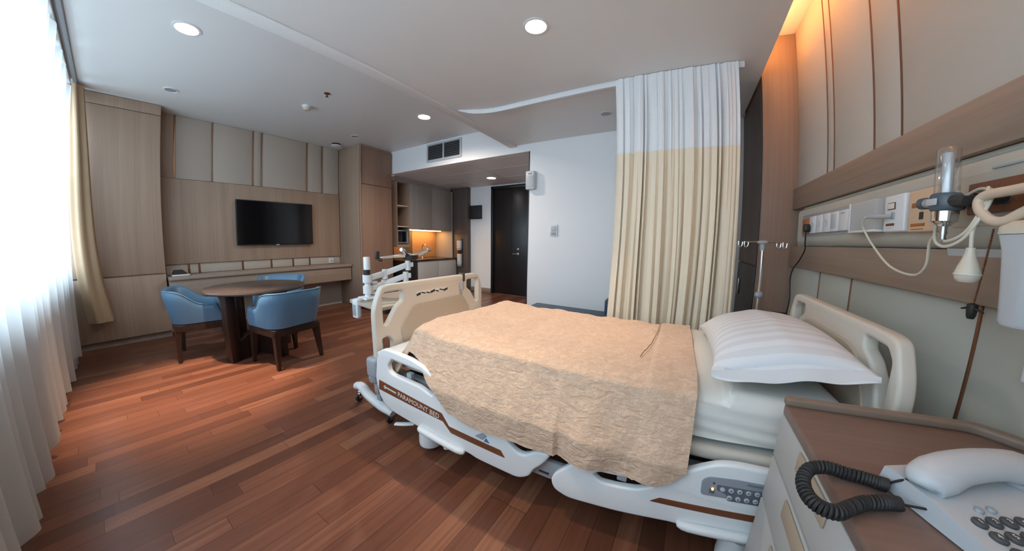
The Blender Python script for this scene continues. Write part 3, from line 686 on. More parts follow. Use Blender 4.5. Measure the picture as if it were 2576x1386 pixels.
# ------------------------------------------------------------------ wood closet column, drip stand
t = thing('closet_column', 'tall wood closet column beside the bed-head wall, glowing orange at top', 'closet', (.73, 3.2, 0))
MB().box((.605, 2.803, .002), (XR-.001, YB-.001, CV-.002)).build('body', 'wooddark', t)
MB().box((.592, 2.782, .665), (XR-.001, 2.802, CV-.003), .002).build('front_panel', 'closet', t)
MB().box((.592, 2.782, .005), (XR-.001, 2.802, .650), .002).build('lower_panel', 'closet', t)
MB().box((.588, 2.83, 1.02), (.604, 3.59, CL-.006), .002).build('side_door', 'wooddark', t)
MB().box((.588, 2.83, .04), (.604, 3.59, 1.005), .002).build('lower_side_door', 'door_black', t)
MB().box((.572, 3.42, .70), (.587, 3.445, .85), .004).build('handle', 'steel', t)
t = thing('drip_stand', 'chrome drip stand with hooks and a grey knob, behind the pillow', 'drip stand', (.53, 2.36, 0))
ix, iy = .53, 2.36
MB().tube([(ix, iy, .08), (ix, iy, .84)], .0125, 14).build('lower_pole', 'steel', t)
MB().tube([(ix, iy, .84), (ix-.004, iy, 1.17)], .0085, 14).build('upper_pole', 'chrome', t)
MB().ball((ix, iy, .842), .026, (1, 1, .95)).build('height_knob', 'grey_plastic', t)
MB().lathe([(.013, 1.135), (.017, 1.16), (.017, 1.178), (.034, 1.182), (.036, 1.196), (.02, 1.202), (.001, 1.203)], (ix-.004, iy, 0), 'z', 20).build('head', 'bed_grey', t)
for sx in (-1, 1):
    m = MB(); x0 = ix-.004; m.tube([(x0+sx*.02, iy, 1.192), (x0+sx*.10, iy+.01, 1.188), (x0+sx*.118, iy+.01, 1.180)], .0032, 8)
    for a in (-.018, .018):
        xx = x0+sx*.116+a; m.tube([(xx-.012, iy+.01, 1.192), (xx-.010, iy+.01, 1.163), (xx, iy+.01, 1.155), (xx+.010, iy+.01, 1.163), (xx+.013, iy+.01, 1.188)], .0035, 8, 4)
    m.build('hook', 'chrome', t)
for k_ in range(5):
    a = 2*PI*k_/5+PI/5; l = MB(); l.tube([(ix, iy, .09), (ix+.16*math.cos(a), iy+.16*math.sin(a), .06)], [.016, .011], 10); l.ball((ix+.16*math.cos(a), iy+.16*math.sin(a), .0285), .027); l.build('leg', 'steel', t)
# ------------------------------------------------------------------ hospital bed (long side along x; foot at -x, head at the wall)
BX0, BX1, BY0, BY1 = -1.53, .62, 1.05, 2.05
RY = .975
bed = thing('hospital_bed', 'adjustable hospital bed with cream end boards and lowered white side rails', 'bed', (-.45, 1.55, 0))
# end boards
def endboard(x, th, name, z0, zt, mirror_hole, tri):
    yc, hw = ((BY0+BY1)/2, (BY1-BY0)/2+.025) if not tri else (1.505, .495)
    o = fillet([(yc-hw, z0), (yc-hw-.005, zt-.13), (yc-hw+.05, zt-.01), (yc-hw+.10, zt), (yc+hw-.10, zt), (yc+hw-.05, zt-.01), (yc+hw+.005, zt-.13), (yc+hw, z0)], [.02, .06, .05, .05, .05, .05, .06, .02], 6)
    holes = []
    for h in mirror_hole:
        for s in (-1, 1):
            hh = [(yc+s*(hw-u), v) for u, v in h]
            holes.append(fillet(hh, .014, 4))
    b = MB().plate(o, holes, th, .013, YZ(x), 4)
    return b.build(name, 'bed_cream', bed, 32)
fh = [[(.055, .81), (.07, .838), (.205, .838), (.205, .772), (.16, .745), (.085, .64), (.06, .64)], [(.045, .56), (.05, .50), (.05, .455), (.12, .455), (.12, .53), (.09, .565)]]
fb = endboard(BX0, .045, 'footboard', .36, .885, fh, 0)
MB().plate(fillet([(1.24, .44), (1.20, .60), (1.26, .68), (1.31, .735), (1.79, .735), (1.84, .68), (1.90, .60), (1.86, .44)], .04), [], .012, .005, YZ(BX0+.026)).build('inner_panel', 'bed_tan', fb)
m = MB(); rnd = random.Random(9)
for i in range(7):
    y = 1.36+i*.043; L_ = .016+.006*rnd.random(); m.obox(T((BX0+.0225, y, .792+.004*(i % 2)), 0, .25*(-1 if i % 3 else 1)), (.0006, L_, .0045 if i % 3 else .008))
m.build('embossed_marks', 'bed_dark', fb)
m = MB()
for i in range(7):
    y = 1.36+i*.043; m.obox(T((BX0+.022, y, .80), 0, .1), (.0006, .019, .013))
m.build('mark_outlines', 'text_white', fb)
m = MB(); m.box((BX0-.028, 1.815, .828), (BX0+.030, 1.837, .894), .006); m.build('strap', 'bed_dark', fb)
m = MB(); m.box((BX0-.026, 1.78, .745), (BX0-.002, 1.83, .815), .01, 3); m.lathe([(.018, -.02), (.02, 0), (.018, .04)], (BX0+.03, 1.79, .785), 'z', 16); m.build('clip', 'bed_grey', fb)
for y0, y1 in ((BY0-.06, BY0+.02), (BY1-.02, BY1+.06)):
    p = MB(); p.box((BX0-.055, y0, .33), (BX0+.045, y1, .455), .02, 3); p.lathe([(.04, 0), (.045, .02), (.045, .035)], (BX0-.01, (y0+y1)/2, .302), 'z', 16); p.build('corner_bumper', 'grey_plastic', bed)
    MB().box((BX0-.02, (y0+y1)/2-.015, .22), (BX0+.02, (y0+y1)/2+.015, .33), .006).build('post_socket', 'bed_grey', bed)
hh = [[(.055, .70), (.058, .85), (.09, .884), (.215, .888), (.215, .85), (.165, .825), (.115, .77), (.085, .70)]]
hb = endboard(BX1+.02, .05, 'headboard', .38, .925, hh, 1)
MB().plate(fillet([(1.14, .44), (1.11, .62), (1.17, .72), (1.25, .825), (1.32, .84), (1.69, .84), (1.76, .825), (1.84, .72), (1.90, .62), (1.87, .44)], .05), [], .014, .006, YZ(BX1-.008)).build('inner_panel', 'bed_tan', hb)
# deck, frame, base
m = MB(); m.box((-1.47, 1.03, .445), (BX1-.03, 2.03, .50), .022, 4); m.build('mattress_deck', 'bed_cream', bed)
MB().box((-1.475, 1.0, .485), (-1.215, 2.06, .512), .01).build('foot_extender', 'bed_white', bed)
for y in (1.07, 1.97): MB().box((-1.48, y-.025, .33), (BX1, y+.025, .40), .008).build('side_beam', 'bed_grey', bed)
for x in (-1.30, -.55, .35): MB().box((x-.03, 1.10, .335), (x+.03, 1.94, .395), .006).build('cross_beam', 'bed_dark', bed)
m = MB(); m.box((-1.22, 1.15, .13), (.42, 1.21, .19), .01); m.box((-1.22, 1.85, .13), (.42, 1.91, .19), .01); m.box((-1.22, 1.15, .13), (-1.14, 1.91, .19), .01); m.box((.34, 1.15, .13), (.42, 1.91, .19), .01); m.build('base_frame', 'bed_dark', bed)
for x, dx in ((-.95, .25), (.05, .25)):
    m = MB()
    for y in (1.25, 1.81): m.tube([(x, y, .17), (x+dx, y, .345)], .022, 10)
    m.tube([(x, 1.25, .17), (x, 1.81, .17)], .018, 10); m.build('lift_arm', 'bed_dark', bed)
MB().box((-.75, 1.35, .20), (.0, 1.70, .31), .02).build('motor_housing', 'bed_dark', bed)
for i, (x, y) in enumerate(((-1.12, 1.06), (-1.12, 2.0), (.33, 1.06), (.33, 2.0))):
    c = MB(); c.lathe([(.03, -.022), (.058, -.018), (.06, 0), (.058, .018), (.03, .022)], (x, y, .061), 'y', 24); w_ = c.build('caster', 'rubber', bed)
    c = MB(); c.lathe([(.002, .155), (.045, .152), (.062, .13), (.066, .06), (.064, .035)], (x, y, 0), 'z', 20); c.build('caster_cover', 'bed_white', w_)
    c = MB(); c.box((x-.03, min(y, 1.55+.35*(1 if y > 1.5 else -1))-.0, .135), (x+.03, max(y, 1.55+.35*(1 if y > 1.5 else -1)), .175), .01); c.build('caster_beam', 'bed_grey', w_)
m = MB(); m.tube([(-1.20, 1.02, .14), (-1.26, 1.0, .125), (-1.33, .99, .105)], [.012, .013, .012], 10, 4, flat=(.6, 1.3)); m.build('brake_pedal', 'bed_white', bed)
m = MB(); m.tube([(-.95, 1.03, .19), (-.945, 1.005, .15), (-.94, 1.0, .11)], [.016, .02, .022], 12, 3); m.build('pedal_stub', 'bed_white', bed)
# side rails
FO = [(-1.395, .545), (-1.346, .568), (-1.30, .567), (-1.14, .558), (-1.04, .535), (-.93, .47), (-.83, .40), (-.70, .347), (-.631, .341), (-.576, .333), (-.54, .299), (-.513, .285), (-.478, .289), (-.437, .326), (-.385, .334), (-.373, .322), (-.40, .275), (-.442, .23), (-.458, .19), (-.51, .158), (-.728, .163), (-.766, .172), (-1.053, .184), (-1.293, .203), (-1.374, .225), (-1.418, .276), (-1.443, .37), (-1.42, .50)]
FH = [(-1.325, .475), (-1.29, .519), (-1.06, .508), (-.99, .478), (-.99, .40), (-1.085, .425), (-1.28, .434), (-1.315, .446)]
HO = [(-.365, .219), (-.349, .259), (-.289, .32), (-.256, .344), (-.198, .372), (-.05, .39), (.05, .41), (.10, .44), (.157, .476), (.19, .493), (.242, .503), (.40, .503), (.52, .495), (.555, .45), (.555, .31), (.52, .26), (.395, .25), (.327, .248), (.124, .217), (.082, .216), (-.098, .185), (-.291, .162), (-.349, .18)]
HH = [(-.20, .312), (-.178, .332), (-.13, .338), (-.02, .352), (.012, .345), (-.042, .312), (-.111, .298), (-.172, .293)]
YM = lambda y: (lambda u, v, w: (u, 3.10-y+w, v))
def rails(side):
    F = XZ(RY) if side == 0 else YM(RY)
    y_out = RY-.0165 if side == 0 else 3.10-RY+.0165; sg = -1 if side == 0 else 1
    fr = MB().plate(fillet(FO, .025, 4), [fillet(FH, .012, 4)], .033, .010, F, 4).build('foot_side_rail', 'bed_white', bed, 30)
    hr = MB().plate(fillet(HO, .025, 4), [fillet(HH, .012, 4)], .033, .010, F, 4).build('head_side_rail', 'bed_white', bed, 30)
    for par, a, b in ((fr, (-1.09, .185), (-.80, .172)), (hr, (.11, .228), (.36, .25))):
        m = MB(); m.tube([(a[0], y_out-sg*.004, a[1]), (a[0]+.03, y_out+sg*.012, a[1]+.006), (b[0]-.03, y_out+sg*.012, b[1]+.006), (b[0], y_out-sg*.004, b[1])], [.010, .017, .017, .010], 12, 4); m.build('grip', 'bed_white', par)
    st = lambda pts: fillet(pts, .004, 3)
    S = lambda d: (lambda u, v, w: (u, y_out+sg*(d+w), v))
    MB().plate(st([(-1.408, .372), (-.931, .331), (-.887, .276), (-.596, .266), (-.574, .236), (-.876, .244), (-.925, .289), (-1.415, .313)]), [], .002, .0006, S(.0004), 1).build('brown_stripe', 'bed_stripe', fr)
    MB().plate(st([(.005, .283), (.036, .309), (.54, .362), (.54, .335)]), [], .002, .0006, S(.0004), 1).build('brown_stripe', 'bed_stripe', hr)
    if side: return
    tilt = math.atan2(-.041, .47)
    def tx(cx_, cz): return lambda u, v, w: (cx_+u*math.cos(tilt)-v*math.sin(tilt), y_out-.0016-w, cz+u*math.sin(tilt)+v*math.cos(tilt))
    MB().text('PARAMOUNT BED', .037, tx(-1.098, .319), .0005).build('rail_lettering', 'text_white', fr)
    m = MB(); f = tx(-1.315, .3385)
    for quad in ([(-.05, -.004), (.052, -.004), (.052, .004), (-.05, .004)], [(-.056, 0), (-.04, .013), (-.036, .009), (-.047, 0)], [(-.056, 0), (-.047, 0), (-.036, -.009), (-.04, -.013)]):
        m.rings([[f(u, v, 0) for u, v in quad], [f(u, v, .0008) for u, v in quad]])
    m.build('arrow_mark', 'text_white', fr)
    m = MB(); m.plate(fillet([(-.735, .285), (-.690, .318), (-.665, .308), (-.69, .28)], .006), [], .0012, .0003, S(.0002), 1); m.build('grey_sticker', 'grey_plastic', fr)
    m = MB(); m.plate(fillet([(-.685, .276), (-.672, .297), (-.652, .276)], .004), [], .0016, .0003, S(.0003), 1); m.build('blue_sticker', 'blue_dot', fr)
    # nurse control panel on the head rail
    cp = MB().plate(fillet([(.155, .37), (.150, .425), (.168, .443), (.25, .455), (.545, .468), (.545, .41), (.36, .392)], .012), [], .003, .001, S(.0006), 2).build('control_panel', 'panel_grey', hr)
    MB().plate(fillet([(.196, .422), (.545, .451), (.545, .405), (.40, .388), (.235, .372), (.226, .395), (.198, .402)], .004), [], .0015, .0004, S(.0026), 1).build('button_field', 'panel_dark', cp)
    MB().plate(fillet([(.178, .383), (.176, .402), (.192, .404), (.194, .385)], .002), [], .0015, .0004, S(.0024), 1).build('indicator_field', 'panel_dark', cp)
    MB().lathe([(.0035, -.001), (.0035, .002), (.001, .003)], (.186, y_out-.0035, .402), 'y', 12, Matrix.Rotation(PI, 3, 'Z')).build('power_light', 'led_dot', cp)
    MB().lathe([(.0028, -.001), (.0028, .002), (.001, .003)], (.186, y_out-.0035, .425), 'y', 12, Matrix.Rotation(PI, 3, 'Z')).build('key_hole', 'bed_dark', cp)
    MB().text('PARAMOUNT BED', .009, lambda u, v, w: (.315+u, y_out-.0034-w, .4475+v+u*.05), .0002).build('panel_lettering', 'panel_dark', cp)
    for r_ in range(2):
        for i in range(8 if r_ == 0 else 7):
            x = .214+.0245*i+(.0245 if r_ else 0); z = (.410+.0028*i) if r_ == 0 else (.383+.0028*(i+1))
            m = MB(); m.lathe([(.0078, 0), (.0078, .0022), (.006, .003), (.001, .003)], (x, y_out-.0032, z), 'y', 18, Matrix.Rotation(PI, 3, 'Z')); bt = m.build('button', 'phone', cp)
            if i or r_:
                m = MB(); f = lambda u, v, w: (x+u, y_out-.0064-w, z+v); s = 1 if r_ == 0 else -1
                q = [(-.0035, -.001*s), (0, .004*s), (.0035, -.001*s)] if i < 4-r_ else [(-.004, -.001), (.004, .0012), (.004, .003), (-.004, .001)]
                m.rings([[f(u, v, 0) for u, v in q], [f(u, v, .0004) for u, v in q]]); m.build('button_symbol', 'bed_dark', bt)
    MB().box((-.50, RY+.02, .185), (-.30, RY+.045, .27), .006).build('rail_link', 'bed_grey', bed)
    MB().box((-.43, RY+.0185, .205), (-.385, RY+.0205, .215)).build('link_label', 'bed_dark', bed)
rails(0); rails(1)
for x in (-1.20, -1.02, -.10, .30):
    for sd in (0, 1):
        m = MB(); ya, yb2 = (RY+.014, 1.06) if sd == 0 else (1.98, 3.10-RY-.014); yc2 = RY+.035 if sd == 0 else 3.10-RY-.035
        m.box((x-.018, ya, .30), (x+.018, yb2, .33), .004); m.box((x-.018, yc2-.014, .30), (x+.018, yc2+.014, .45 if x < -.5 else .315), .005)
        m.build('rail_bracket', 'bed_grey', bed)

# mattress, blanket, pillow: separate things
MX0, MX1, MY0, MY1, MT = -1.20, .575, 1.055, 2.005, .685
t = thing('mattress', 'thick mattress under a fitted white sheet on the hospital bed', 'mattress', (-.38, 1.53, .502))
MB().box((MX0+.01, MY0+.008, .502), (MX1-.005, MY1-.008, .60), .03, 3).build('mattress_core', plain('mattress_blue', (.30, .38, .46), .6), t)
def tilt_z(y): return -.036*max(0, min(1, (y-1.1)/.9))
def sheet(u, w):          # fitted sheet: a section from near hem over the top to the far hem
    L1, L2 = .165, MY1-MY0
    s = w*(2*L1+L2+.06); x = MX0+(MX1-MX0)*u
    r = .04
    ex = min(u, 1-u); endr = max(0, 1-ex*(MX1-MX0)/.05); zt = MT-.045*endr**2
    if s < L1: y, z = MY0-.004-.006*math.sin(9*x), .525+(s/L1)*(zt-r-.525); y += .005*math.sin(z*150+6*math.sin(2.2*x))*(1-s/L1)
    elif s > L1+L2+.06: q_ = s-(L1+L2+.06); y, z = MY1+.004, zt-r-(q_/L1)*(zt-r-.525)
    else:
        q_ = s-L1; tot = L2+.06
        if q_ < .063: a = q_/.063*PI/2; y, z = MY0+r-r*math.cos(a), zt-r+r*math.sin(a)
        elif q_ > tot-.063: a = (tot-q_)/.063*PI/2; y, z = MY1-r+r*math.cos(a), zt-r+r*math.sin(a)
        else: y, z = MY0+r+(q_-.063)/(tot-.126)*(L2-2*r), zt
        z += .0015*math.sin(13*x+5*y)+tilt_z(y)
        if x < .2: z -= .042*max(0, 1-(y-MY0)/.20)**2
    return (x, y, z)
m = MB().grid(sheet, 120, 90)
m.bm.verts.ensure_lookup_table()
for e_ in (0, 120):
    ring = [m.bm.verts[e_*91+j] for j in range(91)]; m.bm.faces.new(ring if e_ else list(reversed(ring)))
m.build('fitted_sheet', 'sheet', t, 60)

def hem_drop(u):          # how far the blanket hangs below the mattress edge on the near side
    k_ = [(-1.42, .10), (-1.20, .10), (-1.10, .13), (-1.04, .185), (-.98, .225), (-.93, .28), (-.876, .325), (-.63, .334), (-.43, .334), (-.24, .322), (-.10, .315), (.02, .31), (.06, .29), (.095, .25), (.12, .23)]
    for (a, va), (b_, vb) in zip(k_[:-1], k_[1:]):
        if u <= b_: return va+(vb-va)*max(0, (u-a))/(b_-a)
    return k_[-1][1]
def noise2(x, y, s): 
    from mathutils import noise
    return noise.noise(Vector((x*s, y*s, 3.1)))
BL0, BL1 = -1.43, .10
TOPZ = MT+.012
def tilt_z(y): return -.036*max(0, min(1, (y-1.1)/.9))
def blanket(u, w):
    X = BL0+(BL1-BL0)*u
    far = .16; W_ = 2.02-1.035; Ln = hem_drop(X); RD = .17
    s = w*(far+W_+Ln)
    wr = .007*noise2(X*1.0+.3*s, s*.45, 11)+.006*noise2(X, s, 5)+.004*noise2(X, s, 13)+.0025*noise2(X+.5*s, s, 34)
    foot = max(0, -1.185-X)
    zt = TOPZ+wr-foot*.80-.02*(1-math.exp(-foot/.05)) + .018*math.exp(-((X+1.15)/.13)**2)
    x = X if foot == 0 else -1.185-foot*.78
    if X > -.06: zt += .007
    if s < far: y, z = 2.03+.012, zt-.02-(far-s)
    elif s < far+W_:
        q_ = (s-far)/W_; y = 2.02-q_*W_; e1 = max(0, 1-(q_*W_)/.05); e2 = max(0, 1-((1-q_)*W_)/RD); z = zt-.018*e1*e1-.034*e2*e2
    else:
        q_ = s-far-W_; out = min(q_, .22)/.22; ww = noise2(X*2.2, 5.0, 3); k2 = min(1, q_/.3)
        y = 1.035-.10*(out**1.1)-.007*noise2(X*1.3+.25*q_, q_*.5, 13)*k2-.014*ww*min(1, q_/.2)-(.012*math.sin(26*X+5*q_)*k2*k2 if X > -.35 else .007*math.sin(15*X+4*noise2(X, 1, 4))*k2*k2)
        z = zt-.034-.955*q_
    return (x, y, z+tilt_z(y))
m = MB().grid(blanket, 190, 170)
o = m.build('blanket', 'blanket', None, 180, recalc=False)
so = o.modifiers.new('thickness', 'SOLIDIFY'); so.thickness = .006; so.offset = 1
tag(o, 'peach-tan leaf-patterned blanket draped over the hospital bed', 'blanket')
t = o
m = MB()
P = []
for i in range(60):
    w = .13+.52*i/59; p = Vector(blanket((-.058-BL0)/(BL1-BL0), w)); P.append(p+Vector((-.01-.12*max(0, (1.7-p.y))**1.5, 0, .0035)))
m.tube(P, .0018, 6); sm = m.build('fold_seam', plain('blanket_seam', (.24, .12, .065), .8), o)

t = thing('pillow', 'plump white striped pillow leaning on the cream headboard', 'pillow', (.37, 1.49, .70))
def pil(sgn):
    def fn(u, w):
        a, b_ = 2*u-1, 2*w-1
        hx, hy = .235, .42
        pin = 1-.10*(1-abs(b_)**3)*abs(a)**6 ; pin2 = 1-.07*(1-abs(a)**3)*abs(b_)**6
        x, y = a*hx*pin, b_*hy*pin2
        th = max(0, (1-abs(a)**2.6))**.62*max(0, (1-abs(b_)**2.4))**.62
        cr = 1+.05*math.sin(14*x+9*y)*(abs(b_)**2)
        if sgn > 0: z = .115*th*cr+.008*math.exp(-(a*6)**2)*th
        else: z = -.062*th**.8
        z += .012*math.sin(3*a+1)*abs(b_)**3
        return (x, y, z)
    return fn
m = MB().grid(pil(1), 56, 72).grid(pil(-1), 56, 72); bmesh.ops.remove_doubles(m.bm, verts=m.bm.verts, dist=1e-4)
p = m.build('pillow_case', 'pillow', t, 80, local=True)
p.location = (0, 0, .058); p.rotation_euler = (math.radians(-4), math.radians(-6), 0)
m = MB(); R_ = p.rotation_euler.to_matrix()
def edge_flap(u, w):
    a = 2*u-1; q_ = Vector(pil(1)(u, 0)); q_.z = .012*math.sin(3*a+1)
    return q_+Vector((0, -.03*w*(1-abs(a)**6), -.045*w*(1-a*a*.6)+.003*math.sin(9*a)*w))
f = MB().grid(edge_flap, 40, 6).build('case_opening', 'pillow', p, 80, local=True, recalc=False)
sd = f.modifiers.new('t', 'SOLIDIFY'); sd.thickness = .003
# ------------------------------------------------------------------ bed-head wall
ys = [-.5, .62, 1.54, 1.74, 2.16, 2.25, 2.78]
b = MB()
for y0, y1 in zip(ys[:-1], ys[1:]): b.box((XR-.022, y0+.003, 1.60), (XR-.0005, y1-.003, CV-.002), .004)
trimobj(b, 'head_fabric')
for y in (.62, 1.54, 1.74, 2.16, 2.25): trimobj(MB().box((XR-.0255, y-.0035, 1.602), (XR-.012, y+.0035, CV-.004), .0015), 'copper2')
yl = [-.5, .35, 1.11, 1.86, 2.25, 2.78]
b = MB()
for y0, y1 in zip(yl[:-1], yl[1:]): b.box((XR-.022, y0+.003, .10), (XR-.0005, y1-.003, 1.025), .004)
trimobj(b, 'head_fabric2')
for y in (.35, 1.11, 1.86, 2.25): trimobj(MB().box((XR-.0255, y-.005, .105), (XR-.012, y+.005, 1.023), .0015), 'copper2')
struct(MB().box((XR-.02, -.5, .001), (XR-.0005, 2.78, .098), .003).build('baseboard_left', 'woody'))
o = MB().box((XR-.05, -.5, 1.445), (XR-.0005, 2.78, 1.598), .003).build('wall_rail', 'woody'); tag(o, 'upper wooden wall rail running above the medical console', 'wall rail')
o = MB().box((XR-.05, -.5, 1.028), (XR-.0005, 2.78, 1.175), .003).build('wall_rail', 'woody'); tag(o, 'lower wooden wall rail running below the medical console', 'wall rail')
XC = .80
t = thing('medical_console', 'grey-green horizontal medical console on the wall above the bed head', 'console', (.83, 1.5, 1.18))
prof = [(XR-.001, 1.178), (XC+.03, 1.178), (XC+.004, 1.20), (XC, 1.215), (XC, 1.40), (XC+.006, 1.415), (XC+.03, 1.428), (XC+.034, 1.442), (XR-.001, 1.442)]
MB().rings([[(x, y, z) for x, z in prof] for y in (-.3, 2.60)]).build('housing', 'head_fabric2', t)
MB().box((XC-.003, 1.22, 1.238), (XC+.001, 2.50, 1.378), .001).build('socket_panel', 'bed_grey', t)
MB().box((XC-.003, -.25, 1.238), (XC+.001, 1.20, 1.378), .001).build('gas_panel', 'head_fabric2', t)
MB().box((XC+.002, -.25, 1.398), (XC+.0045, 2.55, 1.4015)).build('groove', 'gap', t)
MB().rings([[(x, y, z) for x, z in ((XC+.035, 1.177), (XC+.012, 1.177), (XC+.02, 1.158), (XC+.04, 1.15))] for y in (1.28, 2.08)]).build('reading_light', 'bed_dark', t)
MB().rings([[(x, y, z) for x, z in ((XC+.035, 1.177), (XC+.005, 1.177), (XC+.014, 1.14), (XC+.04, 1.12))] for y in (.82, 1.22)]).build('lamp_cover', 'phone', t)
MB().box((XC-.0045, 1.0, 1.383), (XC-.001, 1.08, 1.388)).build('printed_strip', 'grey_plastic', t)
XF = XC-.003
def sock(name, y0, y1, z0, z1, mat, label, cat, depth=.012, par=None):
    t_ = thing(name, label, cat, (XF, (y0+y1)/2, (z0+z1)/2), 0, par)
    MB().box((XF-depth, y0, z0), (XF-.0005, y1, z1), .003).build('plate', mat, t_); return t_
t = sock('orange_socket', 2.37, 2.47, 1.255, 1.35, 'orange', 'orange emergency power socket at the far end of the console', 'socket')
MB().lathe([(.02, 0), (.022, .003), (.016, .004), (.014, .001)], (XF-.012, 2.42, 1.30), 'x', 18, Matrix.Rotation(PI, 3, 'Z')).build('outlet', 'bed_stripe', t)
ws = [2.345, 2.24, 2.14, 2.04, 1.94, 1.84]
kinds = ('socket nearest the orange one, with the black plug', 'second white socket from the orange one', 'third white socket from the orange one', 'white blank plate fourth from the orange socket', 'white plate with a slot, nearest the grey data ports')
for i, lb in enumerate(kinds):
    y1, y0 = ws[i]-.002, ws[i+1]+.002
    t = sock('white_socket', y0, y1, 1.255, 1.358, 'white_plastic', lb if lb.startswith('white') else lb if 'white' in lb else 'white '+lb, 'socket', .014, 'white plates on the console')
    yc = (y0+y1)/2
    if i < 3: MB().lathe([(.019, 0), (.021, .002), (.015, .003), (.013, .0005)], (XF-.014, yc, 1.305), 'x', 18, Matrix.Rotation(PI, 3, 'Z')).build('outlet', 'phone', t)
    elif i == 3: MB().box((XF-.0165, yc-.03, 1.27), (XF-.0138, yc+.03, 1.345), .002).build('rocker', 'phone', t)
    else: MB().box((XF-.0155, yc-.02, 1.34), (XF-.0138, yc+.02, 1.344)).build('slot', 'grey_plastic', t)
for z0, lb in ((1.315, 'upper small grey data port between sockets and clear box'), (1.255, 'lower small grey data port between sockets and clear box')):
    t = sock('data_port', 1.765, 1.82, z0, z0+.045, 'bed_grey', lb, 'data port', .006, 'data ports on the console')
    MB().box((XF-.008, 1.78, z0+.012), (XF-.0058, 1.803, z0+.032), .002).build('jack', 'text_white', t)
t = thing('clear_cover_box', 'clear plastic flip-cover box on the console beside the nurse call panel', 'box', (XF, 1.63, 1.3))
MB().box((XF-.010, 1.535, 1.242), (XF-.0005, 1.74, 1.365), .003).build('back_plate', 'bed_grey', t)
m = MB(); m.box((XF-.05, 1.53, 1.236), (XF-.010, 1.745, 1.246), .002); m.box((XF-.05, 1.735, 1.246), (XF-.010, 1.745, 1.366), .002); m.build('frame', 'white_plastic', t)
MB().box((XF-.049, 1.53, 1.2465), (XF-.0105, 1.734, 1.366), .004).build('cover', 'frost', t)
t = thing('nurse_call_panel', 'white nurse-call panel with display and grey plug on the console', 'panel', (XF, 1.44, 1.3))
MB().box((XF-.030, 1.38, 1.232), (XF-.0005, 1.505, 1.368), .008, 3).build('case', 'white_plastic', t)
MB().box((XF-.0325, 1.43, 1.314), (XF-.0295, 1.478, 1.34), .002).build('bezel', 'bed_stripe', t)
MB().box((XF-.034, 1.434, 1.317), (XF-.0322, 1.474, 1.337), .001).build('display', 'text_white', t)
MB().box((XF-.0325, 1.432, 1.255), (XF-.0295, 1.482, 1.264), .001).build('red_label', 'bed_stripe', t)
MB().box((XF-.034, 1.432, 1.278), (XF-.0295, 1.452, 1.304), .006).build('call_button', 'grey_plastic', t)
MB().box((XF-.0305, 1.44, 1.245), (XF-.0298, 1.475, 1.2465)).build('printed_line', 'grey_plastic', t)
t = thing('gas_alarm_panel', 'peach panel with orange labels between nurse-call panel and flowmeter', 'panel', (XF, 1.3, 1.3))
MB().box((XF-.026, 1.235, 1.228), (XF-.0005, 1.365, 1.366), .006, 3).build('case', 'peach', t)
for z, dz, y0, y1 in ((1.308, .016, 1.30, 1.345), (1.246, .010, 1.275, 1.345)): MB().box((XF-.0275, y0, z), (XF-.0255, y1, z+dz), .001).build('orange_label', 'orange', t)
MB().box((XF-.029, 1.285, 1.268), (XF-.0255, 1.303, 1.292), .006).build('push_button', 'bed_dark', t)
MB().box((XF-.0275, 1.28, 1.236), (XF-.0255, 1.34, 1.238)).build('printed_line', 'bed_stripe', t)
# gas outlets beyond the hose
t = thing('gas_outlet_plate', 'orange-brown gas outlet plate with two black knobs behind the hose', 'gas outlet', (XF, .98, 1.3))
MB().box((XF-.012, .80, 1.268), (XF-.0005, 1.135, 1.352), .004).build('plate', 'bed_stripe', t)
for y in (1.085, 1.02):
    kb = MB().lathe([(.018, 0), (.018, .022), (.014, .028), (.001, .028)], (XF-.012, y, 1.303), 'x', 18, Matrix.Rotation(PI, 3, 'Z')).build('knob', 'black', t)
    MB().lathe([(.020, 0), (.020, .006)], (XF-.012, y, 1.303), 'x', 18, Matrix.Rotation(PI, 3, 'Z')).build('ring', 'steel', kb)
# flowmeter
t = thing('flowmeter', 'oxygen flowmeter with clear tube and grey body on the console', 'flowmeter', (.70, 1.08, 1.29))
fx, fy = .70, 1.082
MB().lathe([(.030, 1.272), (.034, 1.278), (.034, 1.312), (.030, 1.318), (.001, 1.318)], (fx, fy, 0), 'z', 28).build('body', 'flow_grey', t)
MB().tube([(fx, fy+.028, 1.298), (fx, fy+.075, 1.301)], .0135, 16).build('side_port', 'bed_grey', t)
MB().tube([(fx, fy+.075, 1.301), (fx-.0, fy+.095, 1.302)], .0165, 18).build('control_knob', 'flow_grey', t)
MB().tube([(fx, fy, 1.295), (XF-.04, 1.15, 1.298), (XF-.0005, 1.165, 1.30)], .014, 14).build('wall_connector', 'bed_dark', t)
MB().tube([(fx, fy-.028, 1.296), (fx+.005, fy-.062, 1.292)], [.017, .013], 14).build('inlet', 'bed_dark', t)
m = MB(); m.lathe([(.027, 1.318), (.026, 1.432), (.022, 1.438), (.018, 1.438), (.024, 1.43), (.024, 1.320)], (fx, fy, 0), 'z', 28); m.build('outer_tube', 'clear', t)
MB().lathe([(.012, 1.319), (.0125, 1.425), (.001, 1.427)], (fx, fy, 0), 'z', 18).build('inner_tube', 'phone', t)
MB().lathe([(.029, 1.271), (.028, 1.245), (.018, 1.238), (.014, 1.232)], (fx, fy, 0), 'z', 24).build('lower_cap', 'chrome', t)
MB().lathe([(.009, 1.232), (.008, 1.222), (.0095, 1.216), (.007, 1.205), (.0085, 1.198), (.005, 1.19)], (fx, fy, 0), 'z', 16).build('hose_barb', 'steel', t)
MB().box((fx-.0365, fy-.02, 1.286), (fx-.0325, fy+.018, 1.304), .003).build('scale_window', 'phone', t)
